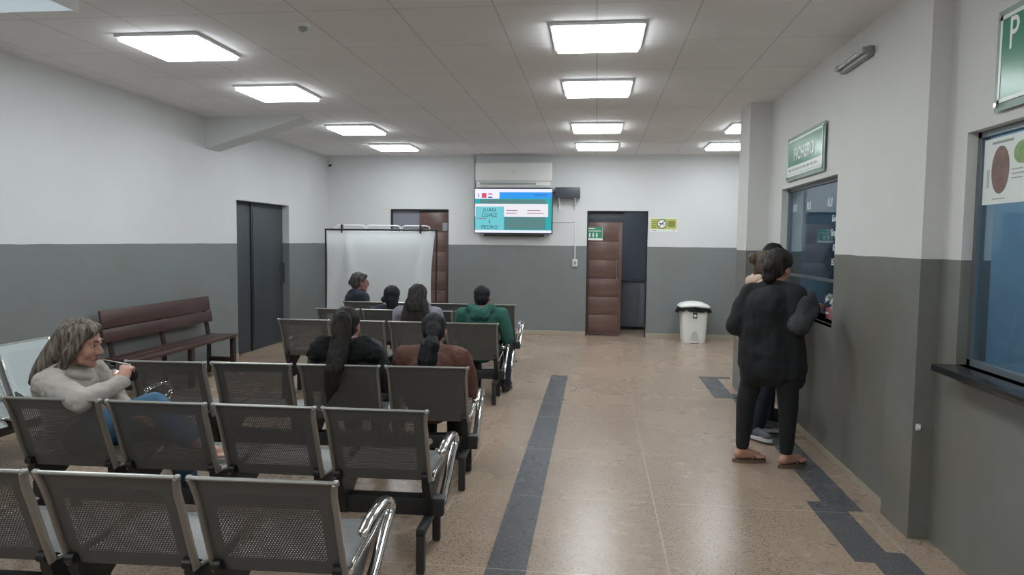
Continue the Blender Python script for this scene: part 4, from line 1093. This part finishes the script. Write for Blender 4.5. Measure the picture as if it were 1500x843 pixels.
# --- row F: person with glasses looking to the right
(bx, by), rz = row_xy('F', -.97)
J = turn(seated(1, .02, 0, .0, .1, -.03, .03, .155), R(52))
o, hf = person('person with glasses and short grey brown hair looking sideways beside the screen', (bx, by), rz, J, (R(62), R(-4), 0), M['skin_red'], 1.06, 1.0, None, .0065)
face_parts(hf, o, 1.06, M['hairgreybrown'])
vox('coat', top_prims(J, 1.02, .022, True, 'pelvis', (.056, .048, .040)), M['navy'], .012, o, 4, (.007, 12, 12))
vox('trousers', trouser_prims(J), M['black'], .013, o)
shoe_parts(J, o, M['darkshoe'], M['darkshoe'])
P, Rm = hf
vox('hair', hair_cap(hf, 1.1, 0, 1.04)+[('c', P(-.05, .05, .09), .028, P(.05, .05, .09), .028), ('e', P(0, -.125, .0), (.045, .035, .045), Rm), ('c', P(.07, -.01, .05), .028, P(.078, -.03, -.02), .02), ('c', P(-.07, -.01, .05), .028, P(-.078, -.03, -.02), .02)], M['hairgreybrown'], .008, o, 3, (.007, 40, 30))
def specs(b):
    for k_ in (-1, 1):
        tube(b, [P(k_*.034+.025*math.cos(q), .098, .003+.02*math.sin(q)) for q in (2*PI*i/16 for i in range(17))], .0022, 6)
        tube(b, [P(k_*.059, .098, .008), P(k_*.084, .03, .008), P(k_*.086, -.01, .002)], .002, 6)
    tube(b, [P(-.01, .1, .006), P(.01, .1, .006)], .002, 6)
part('glasses', specs, M['blackplastic'], o)

# --- woman in black standing at the reception window
bx, by = 1.27, 5.15
J = {'pelvis': (0, .0, .83), 'waist': (-.01, 0, 1.0), 'chest': (-.015, -.0, 1.15), 'neck': (.0, .03, 1.305), 'head': (.035, .055, 1.432),
     'shL': (-.135, .10, 1.235), 'shR': (.115, -.085, 1.235), 'elL': (-.245, .09, 1.0), 'elR': (.12, -.145, 1.035), 'wrL': (-.02, .31, 1.0), 'wrR': (.27, .075, 1.135),
     'hipL': (-.09, .06, .80), 'hipR': (.08, -.045, .80), 'knL': (-.165, .06, .44), 'knR': (.105, -.04, .44), 'anL': (-.185, .05, .085), 'anR': (.105, -.035, .085), 'toeL': (.0, .075, .03), 'toeR': (.27, .05, .03)}
hd = {'R': ((.6, .7, .25), (-.2, .3, 1), (-.5, .6, 0), .5)}
o, hf = person('woman in a long black top and sandals seen from behind, leaning at the reception window', (bx, by), 0, J, (R(48), R(-14), R(6)), M['skin'], 1.0, 1.05, hd, .007)
face_parts(hf, o, 1.0)
tp = top_prims(J, 1.12, .028, True, 'pelvis', (.060, .060, .046))
tp += [('c', (-.09, .03, 1.10), .13, (-.11, .03, .72), .135), ('c', (.07, -.03, 1.10), .12, (.10, -.03, .72), .130), ('c', (0, 0, 1.05), .15, (0, 0, .74), .175), ('c', (-.12, .02, .74), .118, (-.13, .03, .655), .105), ('c', (.10, -.02, .74), .12, (.125, -.03, .655), .10), ('c', (-.1, .02, .67), .10, (.12, -.03, .67), .10)]
vox('long_top', tp, M['black'], .012, o, 4, (.018, 9, 5))
vox('leggings', trouser_prims(J, 1.0, .004, .88, (.088, .066, .044)), M['black'], .010, o, 4)
for s in 'LR':
    a, t_ = V(J['an'+s]), V(J['toe'+s]); fd = t_-a; fd.z = 0; fd.normalize(); sd = V((fd.y, -fd.x, 0))
    ps = [tuple((a+fd*(.055+math.cos(q)*.125)+sd*math.sin(q)*(.040+.008*math.cos(q)))[:2]) for q in (2*PI*i/28 for i in range(28))]
    sa = part('sandal', lambda b: prism(b, ps, 0, .024), M['flipflop'], o)
    part('sandal_strap', lambda b: tube(b, [a+fd*.06+sd*.042+V((0, 0, .03-a.z)), a+fd*.115+V((0, 0, .062-a.z)), a+fd*.06-sd*.042+V((0, 0, .03-a.z))], .007, 8, 4), M['flipflop'], sa)
P, Rm = hf
vox('hair', hair_cap(hf, 1.05, 0, 1.07)+[('c', P(0, -.075, .0), .07, P(0, -.085, -.085), .055), ('e', P(0, -.125, -.03), (.045, .04, .05), Rm)], M['hairbrown'], .008, o, 3, (.006, 45, 12))
sl = vox('grey_sleeve', [('c', (.115, -.175, 1.05), .078, (.195, -.075, 1.13), .080), ('c', (.195, -.075, 1.13), .080, (.245, .03, 1.165), .062), ('c', (.115, -.165, 1.06), .066, (.15, -.13, 1.20), .055), ('c', (.20, -.06, 1.12), .062, (.205, -.09, 1.235), .050)], M['greycloth'], .010, o, 4, (.008, 16, 16))
sl['label'] = 'dark grey bunched forearm sleeve'

# --- second woman at the window, bun and beige fleece
bx, by = 1.37, 5.93
J = {'pelvis': (0, 0, .84), 'waist': (-.01, 0, 1.0), 'chest': (-.01, 0, 1.14), 'neck': (-.0, .0, 1.29), 'head': (.03, .0, 1.415),
     'shL': (.0, .165, 1.235), 'shR': (-.02, -.165, 1.235), 'elL': (.10, .20, 1.0), 'elR': (.06, -.19, 1.0), 'wrL': (.28, .12, 1.03), 'wrR': (.26, -.08, 1.03),
     'hipL': (0, .09, .82), 'hipR': (0, -.085, .82), 'knL': (.02, .09, .45), 'knR': (.02, -.09, .45), 'anL': (.02, .10, .085), 'anR': (-.08, -.10, .085), 'toeL': (.2, .10, .03), 'toeR': (.04, -.27, .03)}
o, hf = person('woman with a hair bun and beige fleece mostly hidden behind the woman in black', (bx, by), 0, J, (R(88), R(-4), 0), M['skin'], 1.0, .95)
face_parts(hf, o, 1.0)
vox('fleece', top_prims(J, 1.05, .028, True, 'pelvis', (.056, .048, .040)), M['beige'], .012, o, 4, (.010, 12, 12))
vox('fleece_hood', [('c', (-.06, -.10, 1.31), .042, (-.10, 0, 1.285), .055), ('c', (-.10, 0, 1.285), .055, (-.06, .10, 1.31), .042)], M['beige'], .010, o, 4, (.008, 16, 16))
vox('trousers', trouser_prims(J, 1., .012), M['navy'], .012, o)
shoe_parts(J, o, M['shoegrey'], M['sole'])
P, Rm = hf
vox('hair', hair_cap(hf, 1.05, 0, 1.03)+[('e', P(-.0, -.125, .055), (.048, .045, .045), Rm), ('c', P(0, -.06, -.02), .065, P(0, -.075, -.08), .04), ('c', P(.05, .05, .08), .02, P(-.05, .05, .08), .02)], M['hairblond'], .008, o, 3, (.006, 45, 20))

# --- third person at the window, only dark hair in sight
bx, by = 1.51, 6.45
J = {k_: (x, y, z+(.055 if z > .7 else 0)) for k_, (x, y, z) in J.items()}
J['anR'] = (.02, -.10, .085); J['toeR'] = (.14, -.10, .03); J['wrL'] = (.14, .12, 1.03); J['wrR'] = (.14, -.08, 1.03); J['head'] = (.075, 0, 1.475); J['neck'] = (.03, 0, 1.345)
for k_ in ('toeL', 'toeR'): J[k_] = (.14, J[k_][1], .03)
o, hf = person('dark haired person almost hidden, standing farthest along the reception window', (bx, by), 0, J, (R(80), R(-6), 0), M['skin2'], 1.0, .9)
vox('jacket', top_prims(J, .95, .018), M['black'], .013, o, 4, (.006, 12, 12))
vox('trousers', trouser_prims(J, .95, .01), M['navy'], .013, o)
shoe_parts(J, o, M['darkshoe'], M['darkshoe'])
vox('hair', hair_cap(hf, 1.05, 0, 1.04), M['hairblack'], .008, o, 3, (.005, 45, 20))


# ------------------------------------------------------------------ camera, world, view
f, yaw, pit, rol = 1024.15, .1195, .0667, .0110
cy, sy = math.cos(yaw), math.sin(yaw); r = V((cy, sy, 0)); fw0 = V((-sy, cy, 0)); up0 = V((0, 0, 1))
cp, sp = math.cos(pit), math.sin(pit); fw = fw0*cp-up0*sp; up = up0*cp+fw0*sp
cr, sr = math.cos(rol), math.sin(rol); r2 = r*cr+up*sr; u2 = up*cr-r*sr
cam = bpy.data.cameras.new('camera'); co = bpy.data.objects.new('camera', cam); C.objects.link(co)
mw = Matrix.Identity(4)
for i in range(3): mw[i][0], mw[i][1], mw[i][2] = r2[i], u2[i], -fw[i]
mw[0][3], mw[1][3], mw[2][3] = 0, 0, 1.6
co.matrix_world = mw
cam.sensor_width = 36; cam.lens = f/1500*36; cam.clip_start = .05
S = bpy.context.scene; S.camera = co
w = bpy.data.worlds.new('world'); S.world = w; w.use_nodes = True
w.node_tree.nodes['Background'].inputs[0].default_value = (.55, .6, .65, 1); w.node_tree.nodes['Background'].inputs[1].default_value = .2
S.view_settings.view_transform = 'Standard'; S.view_settings.look = 'None'; S.view_settings.gamma = 1
S.view_settings.exposure = .55; S.view_settings.use_curve_mapping = False
S.cycles.max_bounces = 8; S.cycles.transparent_max_bounces = 24
